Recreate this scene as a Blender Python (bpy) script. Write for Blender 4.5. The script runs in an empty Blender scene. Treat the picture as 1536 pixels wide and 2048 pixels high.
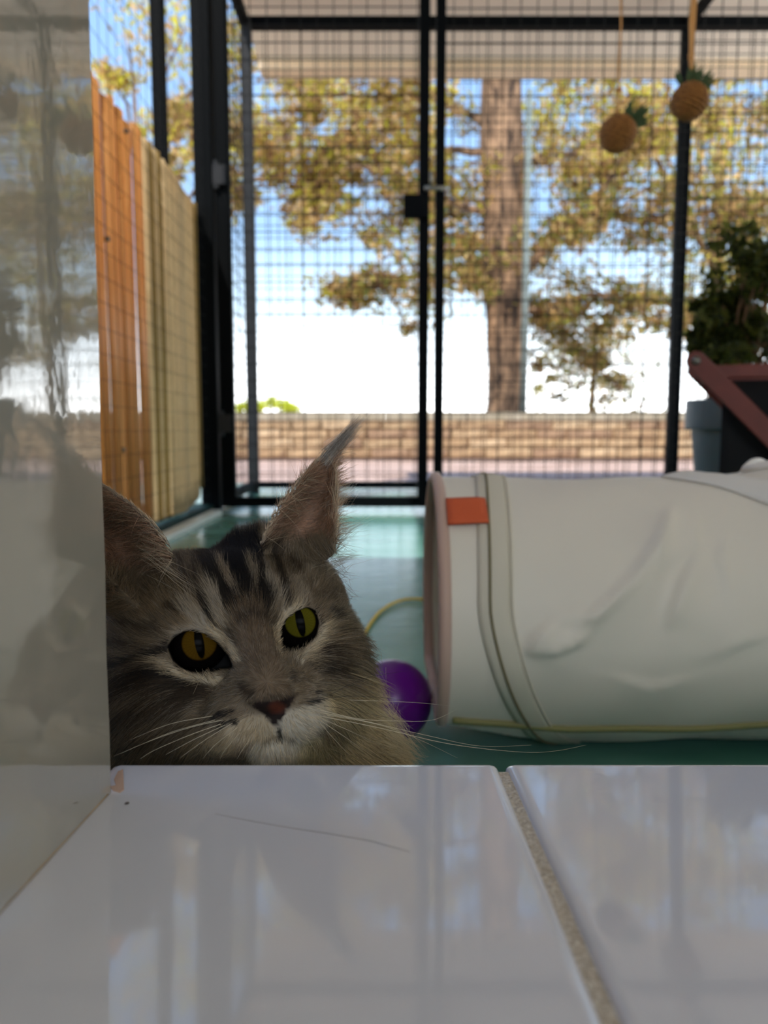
import bpy, bmesh, math, random
import numpy as np
from mathutils import Vector, Matrix
random.seed(7)
RNG = np.random.default_rng(11)
S = bpy.context.scene
COL = S.collection

# ------------------------------------------------------------------ camera
H = 0.32                       # eye height above the green floor
PITCH = math.radians(6.0)
FPX = 1540.0
cam = bpy.data.cameras.new('camera')
cam_o = bpy.data.objects.new('camera', cam); COL.objects.link(cam_o)
cam_o.location = (0, 0, H)
cam_o.rotation_euler = (math.pi / 2 - PITCH, 0, 0)
cam.sensor_fit = 'VERTICAL'; cam.sensor_height = 36.0
cam.lens = FPX / 2048 * 36.0
cam.clip_start = 0.01; cam.clip_end = 400
cam.dof.use_dof = True
cam.dof.focus_distance = 0.33
cam.dof.aperture_fstop = 10.5
S.camera = cam_o

# ------------------------------------------------------------------ sky, sun, exposure
def lin(r, g, b, a=1.0):
    f = lambda c: (c / 255 / 12.92) if c <= 10 else ((c / 255 + 0.055) / 1.055) ** 2.4
    return (f(r), f(g), f(b), a)

W = bpy.data.worlds.new('sky'); S.world = W; W.use_nodes = True
nt = W.node_tree; nt.nodes.clear()
o_ = nt.nodes.new('ShaderNodeOutputWorld'); bg = nt.nodes.new('ShaderNodeBackground')
tc = nt.nodes.new('ShaderNodeTexCoord'); sp = nt.nodes.new('ShaderNodeSeparateXYZ')
cr = nt.nodes.new('ShaderNodeValToRGB')
nt.links.new(tc.outputs['Generated'], sp.inputs[0]); nt.links.new(sp.outputs['Z'], cr.inputs[0])
els = cr.color_ramp.elements
els[0].position = 0.0; els[0].color = (3.9, 3.9, 3.85, 1)
els[1].position = 1.0; els[1].color = (0.16, 0.30, 0.64, 1)
for p_, c_ in ((0.06, (2.4, 2.55, 2.65, 1)), (0.15, (0.80, 1.04, 1.26, 1)), (0.24, (0.36, 0.57, 0.88, 1)), (0.45, (0.27, 0.46, 0.80, 1))):
    e = els.new(p_); e.color = c_
bg.inputs['Strength'].default_value = 1.15
nt.links.new(cr.outputs[0], bg.inputs[0]); nt.links.new(bg.outputs[0], o_.inputs[0])

sun = bpy.data.lights.new('sun', 'SUN'); sun.energy = 3.6; sun.angle = 0.01; sun.color = (1.0, 0.95, 0.86)
sun_o = bpy.data.objects.new('sun', sun); COL.objects.link(sun_o)
sun_o.rotation_euler = Vector((0.35, 0.62, -0.95)).to_track_quat('-Z', 'Y').to_euler()

# added fill lamp behind the camera, brightening the cat, sill and tunnel front
fill = bpy.data.lights.new('room_fill_light', 'AREA'); fill.shape = 'RECTANGLE'; fill.size = 1.5; fill.size_y = 1.1
fill.energy = 22.0; fill.color = (0.90, 0.95, 1.0)
fill_o = bpy.data.objects.new('room_fill_light', fill); COL.objects.link(fill_o)
fill_o.location = (0.5, -2.94, 1.35); fill_o.rotation_euler = (math.pi / 2, 0, 0)

S.view_settings.view_transform = 'Standard'; S.view_settings.look = 'None'
S.view_settings.gamma = 1.0; S.view_settings.use_curve_mapping = False
S.view_settings.exposure = 0.52
S.cycles.use_denoising = True
S.cycles.max_bounces = 6; S.cycles.diffuse_bounces = 4; S.cycles.glossy_bounces = 3
S.cycles.use_adaptive_sampling = True; S.cycles.adaptive_threshold = 0.05
S.cycles_curves.shape = 'RIBBONS'; S.cycles_curves.subdivisions = 2
S.cycles.transmission_bounces = 4; S.cycles.transparent_max_bounces = 8
S.cycles.sample_clamp_indirect = 6.0
S.cycles.caustics_reflective = False; S.cycles.caustics_refractive = False

# ------------------------------------------------------------------ geometry helpers
CP, SP = math.cos(PITCH), math.sin(PITCH)
def at_d(x, y, d):
    """point seen at frame position (x, y) at depth d along the optical axis"""
    a = (x - 768) / FPX * d; b = (1024 - y) / FPX * d
    return Vector((a, d * CP + b * SP, H - d * SP + b * CP))
def at_y(x, y, Y):
    v = at_d(x, y, 1.0) - Vector((0, 0, H)); t = Y / v.y
    return Vector((v.x * t, Y, H + v.z * t))
def at_z(x, y, Z):
    v = at_d(x, y, 1.0) - Vector((0, 0, H)); t = (Z - H) / v.z
    return Vector((v.x * t, v.y * t, Z))

class MB:
    def __init__(s): s.v = []; s.f = []
    def box(s, x0, x1, y0, y1, z0, z1):
        n = len(s.v)
        s.v += [(x, y, z) for x in (x0, x1) for y in (y0, y1) for z in (z0, z1)]
        s.f += [tuple(n + i for i in q) for q in ((0, 1, 3, 2), (4, 6, 7, 5), (0, 4, 5, 1), (2, 3, 7, 6), (0, 2, 6, 4), (1, 5, 7, 3))]
        return s
    def beam(s, a, b, w, h, up=(0, 0, 1)):
        a = Vector(a); b = Vector(b); d = (b - a).normalized(); u = Vector(up)
        r = d.cross(u)
        if r.length < 1e-4: r = d.cross(Vector((0, 1, 0)))
        r.normalize(); u = r.cross(d)
        n = len(s.v)
        for p in (a, b):
            for i, j in ((-1, -1), (1, -1), (1, 1), (-1, 1)):
                s.v.append(tuple(p + r * (i * w / 2) + u * (j * h / 2)))
        s.f += [tuple(n + i for i in q) for q in ((3, 2, 1, 0), (4, 5, 6, 7), (0, 1, 5, 4), (1, 2, 6, 5), (2, 3, 7, 6), (3, 0, 4, 7))]
        return s
    def tube(s, pts, rad, n=8, caps=True, closed=False):
        pts = [Vector(p) for p in pts]; m = len(pts)
        rad = rad if hasattr(rad, '__len__') else [rad] * m
        base = len(s.v); prev = None
        for i, p in enumerate(pts):
            if closed: t = pts[(i + 1) % m] - pts[i - 1]
            else: t = pts[min(i + 1, m - 1)] - pts[max(i - 1, 0)]
            t.normalize()
            if prev is None:
                r = t.cross(Vector((0, 0, 1)))
                if r.length < 1e-3: r = t.cross(Vector((1, 0, 0)))
            else: r = prev - t * prev.dot(t)
            r.normalize(); prev = r; u = t.cross(r)
            for k in range(n):
                a = 2 * math.pi * k / n
                s.v.append(tuple(p + (r * math.cos(a) + u * math.sin(a)) * rad[i]))
        rng = range(m if closed else m - 1)
        for i in rng:
            j = (i + 1) % m
            for k in range(n):
                k2 = (k + 1) % n
                s.f.append((base + i * n + k, base + i * n + k2, base + j * n + k2, base + j * n + k))
        if caps and not closed:
            s.f.append(tuple(base + k for k in range(n))[::-1])
            s.f.append(tuple(base + (m - 1) * n + k for k in range(n)))
        return s
    def lathe(s, prof, c, n=32):
        base = len(s.v); c = Vector(c)
        for r, z in prof:
            for k in range(n):
                a = 2 * math.pi * k / n
                s.v.append((c.x + r * math.cos(a), c.y + r * math.sin(a), c.z + z))
        for i in range(len(prof) - 1):
            for k in range(n):
                k2 = (k + 1) % n
                s.f.append((base + i * n + k, base + i * n + k2, base + (i + 1) * n + k2, base + (i + 1) * n + k))
        return s
    def grid(s, fn, nu, nv, close_u=False):
        base = len(s.v)
        for i in range(nu):
            for j in range(nv): s.v.append(tuple(fn(i / (nu - (0 if close_u else 1)), j / (nv - 1))))
        for i in range(nu if close_u else nu - 1):
            for j in range(nv - 1):
                i2 = (i + 1) % nu
                s.f.append((base + i * nv + j, base + i2 * nv + j, base + i2 * nv + j + 1, base + i * nv + j + 1))
        return s
    def build(s, name, mat, parent=None, smooth=False, bevel=0, solid=0, segs=2):
        me = bpy.data.meshes.new(name); me.from_pydata(s.v, [], s.f); me.update()
        bm = bmesh.new(); bm.from_mesh(me); bmesh.ops.recalc_face_normals(bm, faces=bm.faces); bm.to_mesh(me); bm.free()
        if smooth:
            for p in me.polygons: p.use_smooth = True
        o = bpy.data.objects.new(name, me); COL.objects.link(o)
        if mat: me.materials.append(mat)
        if parent: put(o, parent)
        if solid:
            m = o.modifiers.new('solid', 'SOLIDIFY'); m.thickness = solid; m.offset = 0
        if bevel:
            m = o.modifiers.new('bevel', 'BEVEL'); m.width = bevel; m.segments = segs; m.limit_method = 'ANGLE'
        return o
def put(o, parent):
    """parent keeping world coordinates (the things' empties are unrotated, so only the location is undone)"""
    o.parent = parent
    p = parent; off = Vector((0, 0, 0))
    while p: off += p.location; p = p.parent
    o.location = o.location - off
def thing(name, loc, label=None, cat=None, group=None, kind=None):
    o = bpy.data.objects.new(name, None); COL.objects.link(o); o.location = loc; o.empty_display_size = 0.05
    return tag(o, label, cat, group, kind)
def tag(o, label=None, cat=None, group=None, kind=None):
    for k, v in (('label', label), ('category', cat), ('group', group), ('kind', kind)):
        if v: o[k] = v
    return o

# ------------------------------------------------------------------ materials
def mat(name, col, rough=0.6, metal=0.0, coat=0.0, noise=None, bump=None, trans=0.0, attr=None, spec=0.5, sheen=0.0):
    m = bpy.data.materials.new(name); m.use_nodes = True
    n = m.node_tree.nodes; l = m.node_tree.links; b = n['Principled BSDF']
    b.inputs['Base Color'].default_value = col; b.inputs['Roughness'].default_value = rough
    b.inputs['Metallic'].default_value = metal; b.inputs['Coat Weight'].default_value = coat
    b.inputs['Specular IOR Level'].default_value = spec
    b.inputs['Sheen Weight'].default_value = sheen
    t = n.new('ShaderNodeTexCoord'); out = b.inputs['Base Color']; src = None
    if noise:                                # (scale, other colour, stretch)
        sc, c2, st = noise
        mp = n.new('ShaderNodeMapping'); mp.inputs['Scale'].default_value = st
        nz = n.new('ShaderNodeTexNoise'); nz.inputs['Scale'].default_value = sc; nz.inputs['Detail'].default_value = 5
        rp = n.new('ShaderNodeValToRGB'); rp.color_ramp.elements[0].position = 0.35; rp.color_ramp.elements[1].position = 0.65
        rp.color_ramp.elements[0].color = col; rp.color_ramp.elements[1].color = c2
        l.new(t.outputs['Object'], mp.inputs[0]); l.new(mp.outputs[0], nz.inputs[0]); l.new(nz.outputs['Fac'], rp.inputs[0])
        src = rp.outputs[0]; l.new(src, out)
    if attr:
        at = n.new('ShaderNodeAttribute'); at.attribute_name = attr; src = at.outputs['Color']; l.new(src, out)
    if bump:
        sc, st = bump
        nz = n.new('ShaderNodeTexNoise'); nz.inputs['Scale'].default_value = sc; nz.inputs['Detail'].default_value = 3
        bp = n.new('ShaderNodeBump'); bp.inputs['Strength'].default_value = st; bp.inputs['Distance'].default_value = 0.01
        l.new(t.outputs['Object'], nz.inputs[0]); l.new(nz.outputs['Fac'], bp.inputs['Height']); l.new(bp.outputs[0], b.inputs['Normal'])
    if trans:
        tr = n.new('ShaderNodeBsdfTranslucent'); mx = n.new('ShaderNodeMixShader'); mx.inputs[0].default_value = trans
        if src: l.new(src, tr.inputs[0])
        else: tr.inputs[0].default_value = col
        l.new(b.outputs[0], mx.inputs[1]); l.new(tr.outputs[0], mx.inputs[2]); l.new(mx.outputs[0], n['Material Output'].inputs[0])
    return m
M = {}
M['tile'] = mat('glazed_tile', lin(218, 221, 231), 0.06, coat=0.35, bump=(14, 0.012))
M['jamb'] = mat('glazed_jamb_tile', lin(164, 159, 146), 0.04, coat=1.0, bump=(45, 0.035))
M['grout'] = mat('sandy_grout', lin(224, 216, 202), 0.95, noise=(900, lin(184, 170, 148), (1, 1, 1)), bump=(700, 0.5))
M['caulk'] = mat('stained_caulk', lin(176, 150, 112), 0.8, noise=(60, lin(140, 112, 74), (1, 1, 1)))
M['chip'] = mat('bare_clay', lin(190, 160, 138), 0.9)
M['speck'] = mat('dark_speck', lin(90, 84, 82), 0.9)
M['hair'] = mat('faint_hairline', lin(150, 148, 152), 0.5)
M['plaster'] = mat('plaster', lin(196, 186, 170), 0.9, noise=(6, lin(184, 174, 158), (1, 1, 1)))
M['room'] = mat('room_paint', lin(205, 198, 186), 0.9)
M['floor'] = mat('green_floor_paint', lin(88, 146, 132), 0.2, noise=(3.5, lin(116, 170, 160), (1, 2.5, 1)), bump=(25, 0.06))
M['kerb'] = mat('dark_green_paint', lin(14, 46, 42), 0.7, spec=0.2)
M['strip'] = mat('white_strip_paint', lin(225, 230, 222), 0.4)
M['ceil'] = mat('verandah_ceiling', lin(235, 222, 205), 0.8)
M['beam'] = mat('cream_fascia', lin(236, 212, 182), 0.8, noise=(3, lin(226, 202, 170), (1, 1, 1)))
M['black'] = mat('black_powder_coat', lin(5, 8, 11), 0.6, spec=0.06)
M['black2'] = mat('weathered_black_coat', lin(30, 32, 36), 0.6, spec=0.3)
M['wire'] = mat('black_wire', lin(18, 18, 18), 0.6, spec=0.2)
M['galv'] = mat('galvanised', lin(112, 122, 118), 0.6, metal=0.1)
M['zinc'] = mat('zinc_bolt', lin(130, 128, 120), 0.4, metal=0.8)
M['orange'] = mat('orange_board', lin(210, 152, 84), 0.42, noise=(7, lin(226, 178, 120), (6, 6, 0.35)), trans=0.5)
M['cream'] = mat('cream_canvas', lin(224, 202, 162), 0.75, noise=(30, lin(214, 190, 148), (1, 1, 1)), trans=0.45)
M['olive'] = mat('olive_canvas', lin(160, 134, 78), 0.8, trans=0.4)
M['pave'] = mat('pink_paving', lin(206, 176, 160), 0.9, noise=(1.6, lin(178, 146, 128), (1, 1, 1)))
M['soil'] = mat('dry_soil', lin(150, 118, 84), 1.0, noise=(2, lin(118, 92, 62), (1, 1, 1)))
M['stone'] = [mat('tan_stone_%d' % i, c, 0.9, noise=(5, c2, (1, 1, 2.5)), bump=(20, 0.5)) for i, (c, c2) in enumerate((
    (lin(196, 168, 130), lin(156, 128, 96)), (lin(182, 152, 114), lin(140, 112, 84)), (lin(204, 178, 142), lin(172, 144, 110)), (lin(172, 142, 112), lin(132, 104, 80))))]
M['coping'] = mat('grey_coping', lin(168, 158, 138), 0.9, noise=(4, lin(146, 136, 114), (1, 1, 1)))
M['bark'] = mat('bark', lin(52, 40, 32), 1.0, noise=(3.4, lin(158, 126, 98), (3, 3, 0.8)), bump=(5, 1.0))
M['twig'] = mat('twig', lin(112, 84, 58), 1.0)
M['leaf'] = mat('leaf', lin(120, 130, 40), 0.6, trans=0.55, attr='tint', spec=0.3)
M['sisal'] = mat('sisal_cord', lin(150, 100, 42), 0.9, noise=(160, lin(112, 70, 26), (1, 1, 1)))
M['rope'] = mat('jute_rope', lin(190, 138, 80), 0.9)
M['tuft'] = mat('green_tuft', lin(62, 82, 40), 0.7, trans=0.2)
M['pot'] = mat('grey_plastic_pot', lin(88, 100, 106), 0.5)
M['soilpot'] = mat('potting_soil', lin(40, 30, 22), 1.0)
M['redwood'] = mat('stained_wood', lin(122, 50, 36), 0.5, noise=(10, lin(96, 36, 26), (1, 1, 1)))
M['dark_fill'] = mat('matte_black_fill', lin(14, 13, 14), 0.9)
M['nylon'] = mat('white_nylon', lin(246, 240, 226), 0.5, trans=0.2, sheen=0.2, bump=(18, 0.05))
M['nylon2'] = mat('white_nylon_band', lin(246, 243, 236), 0.5, trans=0.25)
M['seam'] = mat('cream_seam', lin(234, 228, 210), 0.6, trans=0.25)
M['taupe'] = mat('taupe_binding', lin(196, 166, 150), 0.6, sheen=0.3)
M['olivepipe'] = mat('olive_piping', lin(150, 146, 96), 0.7)
M['dkseam'] = mat('dark_wire_channel', lin(128, 120, 92), 0.7)
M['tag'] = mat('rust_orange_label', lin(208, 92, 48), 0.75, bump=(300, 0.2))
M['purple'] = mat('purple_plastic', lin(104, 12, 138), 0.3)
M['yellow'] = mat('yellow_cord', lin(226, 196, 40), 0.6)

# ------------------------------------------------------------------ the setting: sill, walls, floor, verandah
SZ = H - 0.12                   # top of the tiled sill
SY = 0.2715                     # its outer edge
JX, JY = -0.0922, 0.2400        # face and outer end of the jamb
JX2 = 1.15
sill = thing('window_1', (0, 0.1, SZ), kind='structure')
def sill_tile(x0, x1, y0, y1):
    # pillowed glazed tile with a bullnose outer edge, as one cross-section swept in x
    R = 0.0065; e = 0.0032
    xs = [x0, x0 + e * 0.12, x0 + e * 0.45, x0 + e, x0 + e + 0.001, x1 - e - 0.001, x1 - e, x1 - e * 0.45, x1 - e * 0.12, x1]
    dz = [-0.0030, -0.0014, -0.0004, 0, 0, 0, 0, -0.0004, -0.0014, -0.0030]
    prof = [(y0, 0.0), (y0 + 0.001, 0.0), (y1 - R - 0.001, 0.0), (y1 - R, 0.0)] + [(y1 - R + R * math.sin(a), -R + R * math.cos(a)) for a in [math.pi / 2 * k / 6 for k in range(1, 7)]] + [(y1, -0.022)]
    pull = [0.0022, 0.001, 0.0003, 0, 0, 0, 0, 0.0003, 0.001, 0.0022]
    m = MB(); n = len(prof)
    for i, x in enumerate(xs):
        for (y, z) in prof:
            k = max(0, min(1, (y - (y1 - R)) / R))
            m.v.append((x, y - pull[i] * k, SZ + z + dz[i] * (1 - 0.5 * k)))
        m.v.append((x, y1 - 0.01, SZ - 0.022)); m.v.append((x, y1 - 0.01, SZ - 0.009)); m.v.append((x, y0, SZ - 0.009))
    n += 3
    for i in range(len(xs) - 1):
        for j in range(n):
            j2 = (j + 1) % n
            m.f.append((i * n + j, (i + 1) * n + j, (i + 1) * n + j2, i * n + j2))
    m.f.append(tuple(range(n))); m.f.append(tuple((len(xs) - 1) * n + j for j in range(n)))
    return m.build('tile', M['tile'], sill, smooth=True)
GX = 0.0425
edges = [JX + 0.0012, GX - 0.0014, GX + 0.0014, GX + 0.2, GX + 0.203, GX + 0.403, GX + 0.406, GX + 0.606, GX + 0.609, GX + 0.809, GX + 0.812, JX2 - 0.002]
edges[0] = JX - 0.006
for k in range(0, len(edges), 2): sill_tile(edges[k], edges[k + 1], -0.05, SY)
MB().box(JX - 0.01, JX2 - 0.001, -0.05, SY - 0.0085, SZ - 0.012, SZ - 0.0014).build('grout', M['grout'], sill)
hl = [(430, 1628), (500, 1642), (580, 1656), (660, 1668), (740, 1682), (820, 1704)]
_v = [at_d(a, b_, 1.0) - Vector((0, 0, H)) for a, b_ in hl]
MB().tube([(v.x * t_, v.y * t_, SZ + 0.00005) for v in _v for t_ in [(SZ + SY * math.tan(math.radians(4.6)) - H) / (v.z + v.y * math.tan(math.radians(4.6)))]], [.00005, .0001, .00012, .00014, .00014, .00005], 5).build('hairline', M['hair'], sill)
# caulk fillet where jamb meets sill, the chipped glaze and a dark speck beside it
cz = MB()
cz.grid(lambda u, v: (JX + 0.0004 + 0.0026 * math.sin(v * math.pi / 2), -0.02 + u * (JY + 0.018), SZ + 0.0003 + 0.0030 * (1 - math.cos((1 - v) * math.pi / 2)) * (1 + 0.3 * math.sin(u * 40))), 40, 5)
cz.build('caulk', M['caulk'], sill, smooth=True, solid=0.0006)
def flat_patch(name, m, pts, z, h, par):
    b = MB(); n = len(pts)
    b.v += [(p[0], p[1], z) for p in pts] + [(p[0], p[1], z + h) for p in pts]
    b.f.append(tuple(range(n))); b.f.append(tuple(range(n, 2 * n)))
    for i in range(n): b.f.append((i, (i + 1) % n, n + (i + 1) % n, n + i))
    return b.build(name, m, par)
SLOPE = math.tan(math.radians(4.6))   # the sill falls towards the outside
def on_sill(px, py):
    v = at_d(px, py, 1.0) - Vector((0, 0, H)); t = (SZ + SY * SLOPE - H) / (v.z + v.y * SLOPE); return (v.x * t, v.y * t)
chip_px = [(228, 1560), (236, 1544), (246, 1540), (247, 1560), (248, 1580), (240, 1586), (226, 1582), (220, 1574), (232, 1572)]
flat_patch('chip', M['chip'], [on_sill(x, y) for x, y in chip_px], SZ - 0.0004, 0.0007, sill)
c_ = Vector(on_sill(254, 1607) + (SZ,))
flat_patch('speck', M['speck'], [(c_.x + 0.0007 * math.cos(a), c_.y + 0.0009 * math.sin(a)) for a in [k * math.pi / 5 for k in range(10)]], SZ - 0.0002, 0.0004, sill)

for o in sill.children:
    for v in o.data.vertices: v.co.z += (SY - v.co.y - o.location.y - sill.location.y) * SLOPE
wl_s = thing('wall_left', (JX - 0.5, 0.1, 0), kind='structure')
MB().box(-2.2, JX - 0.009, -0.05, JY - 0.003, 0, 2.45).build('masonry', M['plaster'], wl_s)
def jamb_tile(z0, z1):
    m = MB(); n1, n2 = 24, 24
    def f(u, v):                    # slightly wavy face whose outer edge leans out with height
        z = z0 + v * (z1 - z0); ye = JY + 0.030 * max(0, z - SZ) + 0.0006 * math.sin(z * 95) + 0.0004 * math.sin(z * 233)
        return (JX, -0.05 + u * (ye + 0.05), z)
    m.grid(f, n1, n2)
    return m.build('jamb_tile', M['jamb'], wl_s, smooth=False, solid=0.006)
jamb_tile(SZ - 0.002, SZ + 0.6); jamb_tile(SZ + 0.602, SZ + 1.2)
eg = MB()
eg.tube([(JX - 0.0018, JY + 0.030 * (z - SZ) + 0.0004 + 0.0006 * math.sin(z * 95) + 0.0005 * math.sin(z * 310), z) for z in np.linspace(SZ, SZ + 0.6, 90)], 0.0011, 6)
eg.build('grout_edge', M['caulk'], wl_s, smooth=True)
MB().box(-2.2, 2.6, JY - 0.22, SY - 0.012, 0, SZ - 0.0125).build('wall_front', M['plaster'])['kind'] = 'structure'
MB().box(JX2, 2.6, -0.05, JY, SZ, 2.45).build('wall_right', M['plaster'])['kind'] = 'structure'
MB().box(JX - 0.009, JX2, -0.05, JY, 1.62, 2.45).build('trim_1', M['plaster'])['kind'] = 'structure'
# the room behind the camera
MB().box(-2.3, 2.7, -3.1, -0.05, -0.1, 0.0).build('floor_room', M['room'])['kind'] = 'structure'
MB().box(-2.3, -2.2, -3.1, 0.2, 0, 2.45).build('wall_room_left', M['room'])['kind'] = 'structure'
MB().box(2.6, 2.7, -3.1, 0.2, 0, 2.45).build('wall_room_right', M['room'])['kind'] = 'structure'
b = MB(); b.box(-2.2, -0.25, -3.1, -3.0, 0, 2.45).box(1.25, 2.6, -3.1, -3.0, 0, 2.45).box(-0.25, 1.25, -3.1, -3.0, 0, 0.8).box(-0.25, 1.25, -3.1, -3.0, 1.9, 2.45)
b.build('wall_back', M['room'])['kind'] = 'structure'
MB().box(-2.3, 2.7, -3.1, JY, 2.45, 2.6).build('ceiling_room', M['room'])['kind'] = 'structure'
# verandah
MB().box(3.3, 3.4, JY, 2.0, 0, 2.42).build('wall_light_block', M['plaster'])['kind'] = 'structure'  # unseen wall added to cut the side light on the jamb
LX = -0.685                      # plane of the enclosure's left side
DY, EY = 3.06, 4.03              # inner divider with the gate, outer end panel
tag(MB().box(-1.6, 4.2, 0.2, 4.75, -0.1, 0.0).build('floor', M['floor']), kind='structure')
MB().box(LX - 0.03, 4.2, JY - 0.01, 4.62, 2.42, 2.5).build('ceiling', M['ceil'])['kind'] = 'structure'
bz = at_y(700, 150, 4.7).z
MB().box(LX - 0.03, 4.2, 4.62, 4.76, bz, 2.52).build('trim_2', M['beam'], bevel=0.006)['kind'] = 'structure'
MB().box(LX - 0.30, LX + 0.015, 0.3, DY + 0.05, 0.0, 0.03).build('trim_3', M['kerb'], bevel=0.008)['kind'] = 'structure'
MB().box(LX + 0.016, LX + 0.060, 0.3, DY - 0.10, 0.0, 0.018).build('trim_4', M['strip'], bevel=0.002)['kind'] = 'structure'
g = MB(); g.box(-30, 40, 4.75, 9.6, -0.16, -0.02); g.build('ground', M['pave'])['kind'] = 'structure'
g = MB(); g.box(-40, 60, 9.6, 60, -0.2, 0.30); g.box(-30, -1.6, -3, 4.75, -0.16, -0.02); g.build('ground_soil', M['soil'])['kind'] = 'structure'

# low stone wall at the end of the yard
WY = 9.3
wtop = at_y(700, 824, WY).z
sw = thing('wall_garden', (1.5, WY, 0), kind='structure')
ch = (wtop - 0.10) / 4
shapes = {}
for row in range(4):
    x = -6.0 - random.random() * 0.3
    while x < 9.0:
        w = random.choice((0.36, 0.46, 0.56)); dpt = random.uniform(0, 0.03)
        if (w,) not in shapes:
            ob = MB().box(0.008, w - 0.008, 0, 0.25, 0.006, ch - 0.006).build('stone', None, bevel=0.015)
            for m_ in M['stone'][:1]: ob.data.materials.append(m_)
            shapes[(w,)] = ob; src = ob
        else:
            src = shapes[(w,)].copy(); COL.objects.link(src)
        src.location = (0, 0, 0); src.parent = sw
        src.location = (x - 1.5, -0.02 - dpt, row * ch)
        src.material_slots[0].link = 'OBJECT'; src.material_slots[0].material = random.choice(M['stone'])
        x += w
MB().box(-6, 9, WY, WY + 0.28, 0, wtop - 0.1).build('core', M['soil'], sw)
x = -6.0; cop0 = None
while x < 9.0:
    if cop0 is None:
        c = cop0 = MB().box(0.004, 0.996, -0.05, 0.33, 0, 0.10).build('coping_slab', M['coping'], None, bevel=0.01)
    else:
        c = cop0.copy(); COL.objects.link(c)
    c.parent = sw; c.location = (x - 1.5, 0, wtop - 0.10); x += 1.0

# ------------------------------------------------------------------ the wire enclosure
def wires(o_pt, ux, uz, w, h, pitch=0.0625, t=0.0032, start=0.03):
    """welded wire: verticals in front of horizontals, inside a w x h rectangle"""
    m = MB(); o_pt = Vector(o_pt); ux = Vector(ux); uz = Vector(uz); n = ux.cross(uz)
    x = start
    while x < w:
        m.beam(o_pt + ux * x + n * t * 0.4, o_pt + ux * x + uz * h + n * t * 0.4, t, t, tuple(n)); x += pitch
    z = start
    while z < h:
        m.beam(o_pt + uz * z - n * t * 0.4, o_pt + uz * z + ux * w - n * t * 0.4, t, t, tuple(n)); z += pitch
    return m
TOP = 2.40
def add_wires(par, *a, **k):
    o = wires(*a, **k).build('wire_mesh', M['wire'], par); o['kind'] = 'stuff'; return o
def bar(par, name, x0, x1, y0, y1, z0, z1, m='black', bev=0.003):
    return MB().box(x0, x1, y0, y1, z0, z1).build(name, M[m], par, bevel=bev)
def xq(px, Y, py=600):            # x of a frame column on the plane Y
    return at_y(px, py, Y).x
# corner post that carries the gate, with hinges
gl, gr = xq(440, DY, 700), xq(838, DY, 600)
post = thing('corner_post', (LX, DY, 0), 'thick black steel corner post carrying the gate hinges beside the cream screen', 'post')
bar(post, 'post', LX - 0.035, LX + 0.035, DY - 0.035, DY + 0.035, 0, TOP + 0.05)
bar(post, 'base_plate', LX - 0.045, LX + 0.038, DY - 0.05, DY + 0.036, 0.0, 0.012)
# gate
gate = thing('mesh_gate', ((gl + gr) / 2, DY, 0.03), 'narrow black mesh gate behind the cat, with a box latch', 'gate')
gx0, gx1 = LX + 0.042, xq(857, DY)
bar(gate, 'stile', gx0, gx0 + 0.055, DY - 0.02, DY + 0.02, 0.02, TOP)
bar(gate, 'stile', gx1 - 0.040, gx1, DY - 0.02, DY + 0.02, 0.02, TOP)
bar(gate, 'bottom_rail', gx0 + 0.055, gx1 - 0.040, DY - 0.018, DY + 0.018, 0.02, 0.060)
bar(gate, 'top_rail', gx0 + 0.055, gx1 - 0.040, DY - 0.018, DY + 0.018, TOP - 0.04, TOP)
add_wires(gate, (gx0 + 0.05, DY - 0.01, 0.05), (1, 0, 0), (0, 0, 1), gx1 - gx0 - 0.08, TOP - 0.08)
lz = at_y(840, 420, DY).z
latch = bar(gate, 'latch', xq(806, DY), gx1 - 0.005, DY - 0.05, DY - 0.02, lz - 0.04, lz + 0.045, bev=0.004)
bolt = MB(); bolt.tube([(gx1 - 0.02, DY - 0.035, lz + 0.07), (gx1 + 0.06, DY - 0.035, lz + 0.07)], 0.009, 10); bolt.tube([(gx1 + 0.005, DY - 0.035, lz + 0.07), (gx1 + 0.005, DY - 0.06, lz + 0.125)], 0.006, 8)
bolt.build('bolt', M['zinc'], gate, smooth=True)
hz = at_y(433, 355, DY).z
for zz in (hz, 0.35):
    hm = MB(); hm.tube([(LX + 0.05, DY - 0.03, zz - 0.05), (LX + 0.05, DY - 0.03, zz + 0.05)], 0.010, 10)
    hm.box(LX + 0.038, LX + 0.09, DY - 0.0395, DY - 0.0355, zz - 0.035, zz + 0.035); hm.build('hinge', M['black2'], gate)
# fixed divider panel right of the gate
dvx = xq(869, DY)
dv = thing('mesh_fence', (dvx + 1.2, DY, 0), 'fixed black mesh panel just right of the gate, behind the white tunnel', 'panel', 'black wire panels of the enclosure')
bar(dv, 'stile', dvx, dvx + 0.036, DY - 0.02, DY + 0.02, 0.0, TOP)
bar(dv, 'bottom_rail', dvx + 0.036, dvx + 2.4, DY - 0.018, DY + 0.018, 0.005, 0.045)
bar(dv, 'top_rail', dvx + 0.036, dvx + 2.4, DY - 0.018, DY + 0.018, TOP - 0.04, TOP)
bar(dv, 'stile', dvx + 2.4, dvx + 2.436, DY - 0.02, DY + 0.02, 0.0, TOP)
add_wires(dv, (dvx + 0.02, DY - 0.01, 0.03), (1, 0, 0), (0, 0, 1), 2.4, TOP - 0.05, start=0.045)
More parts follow.
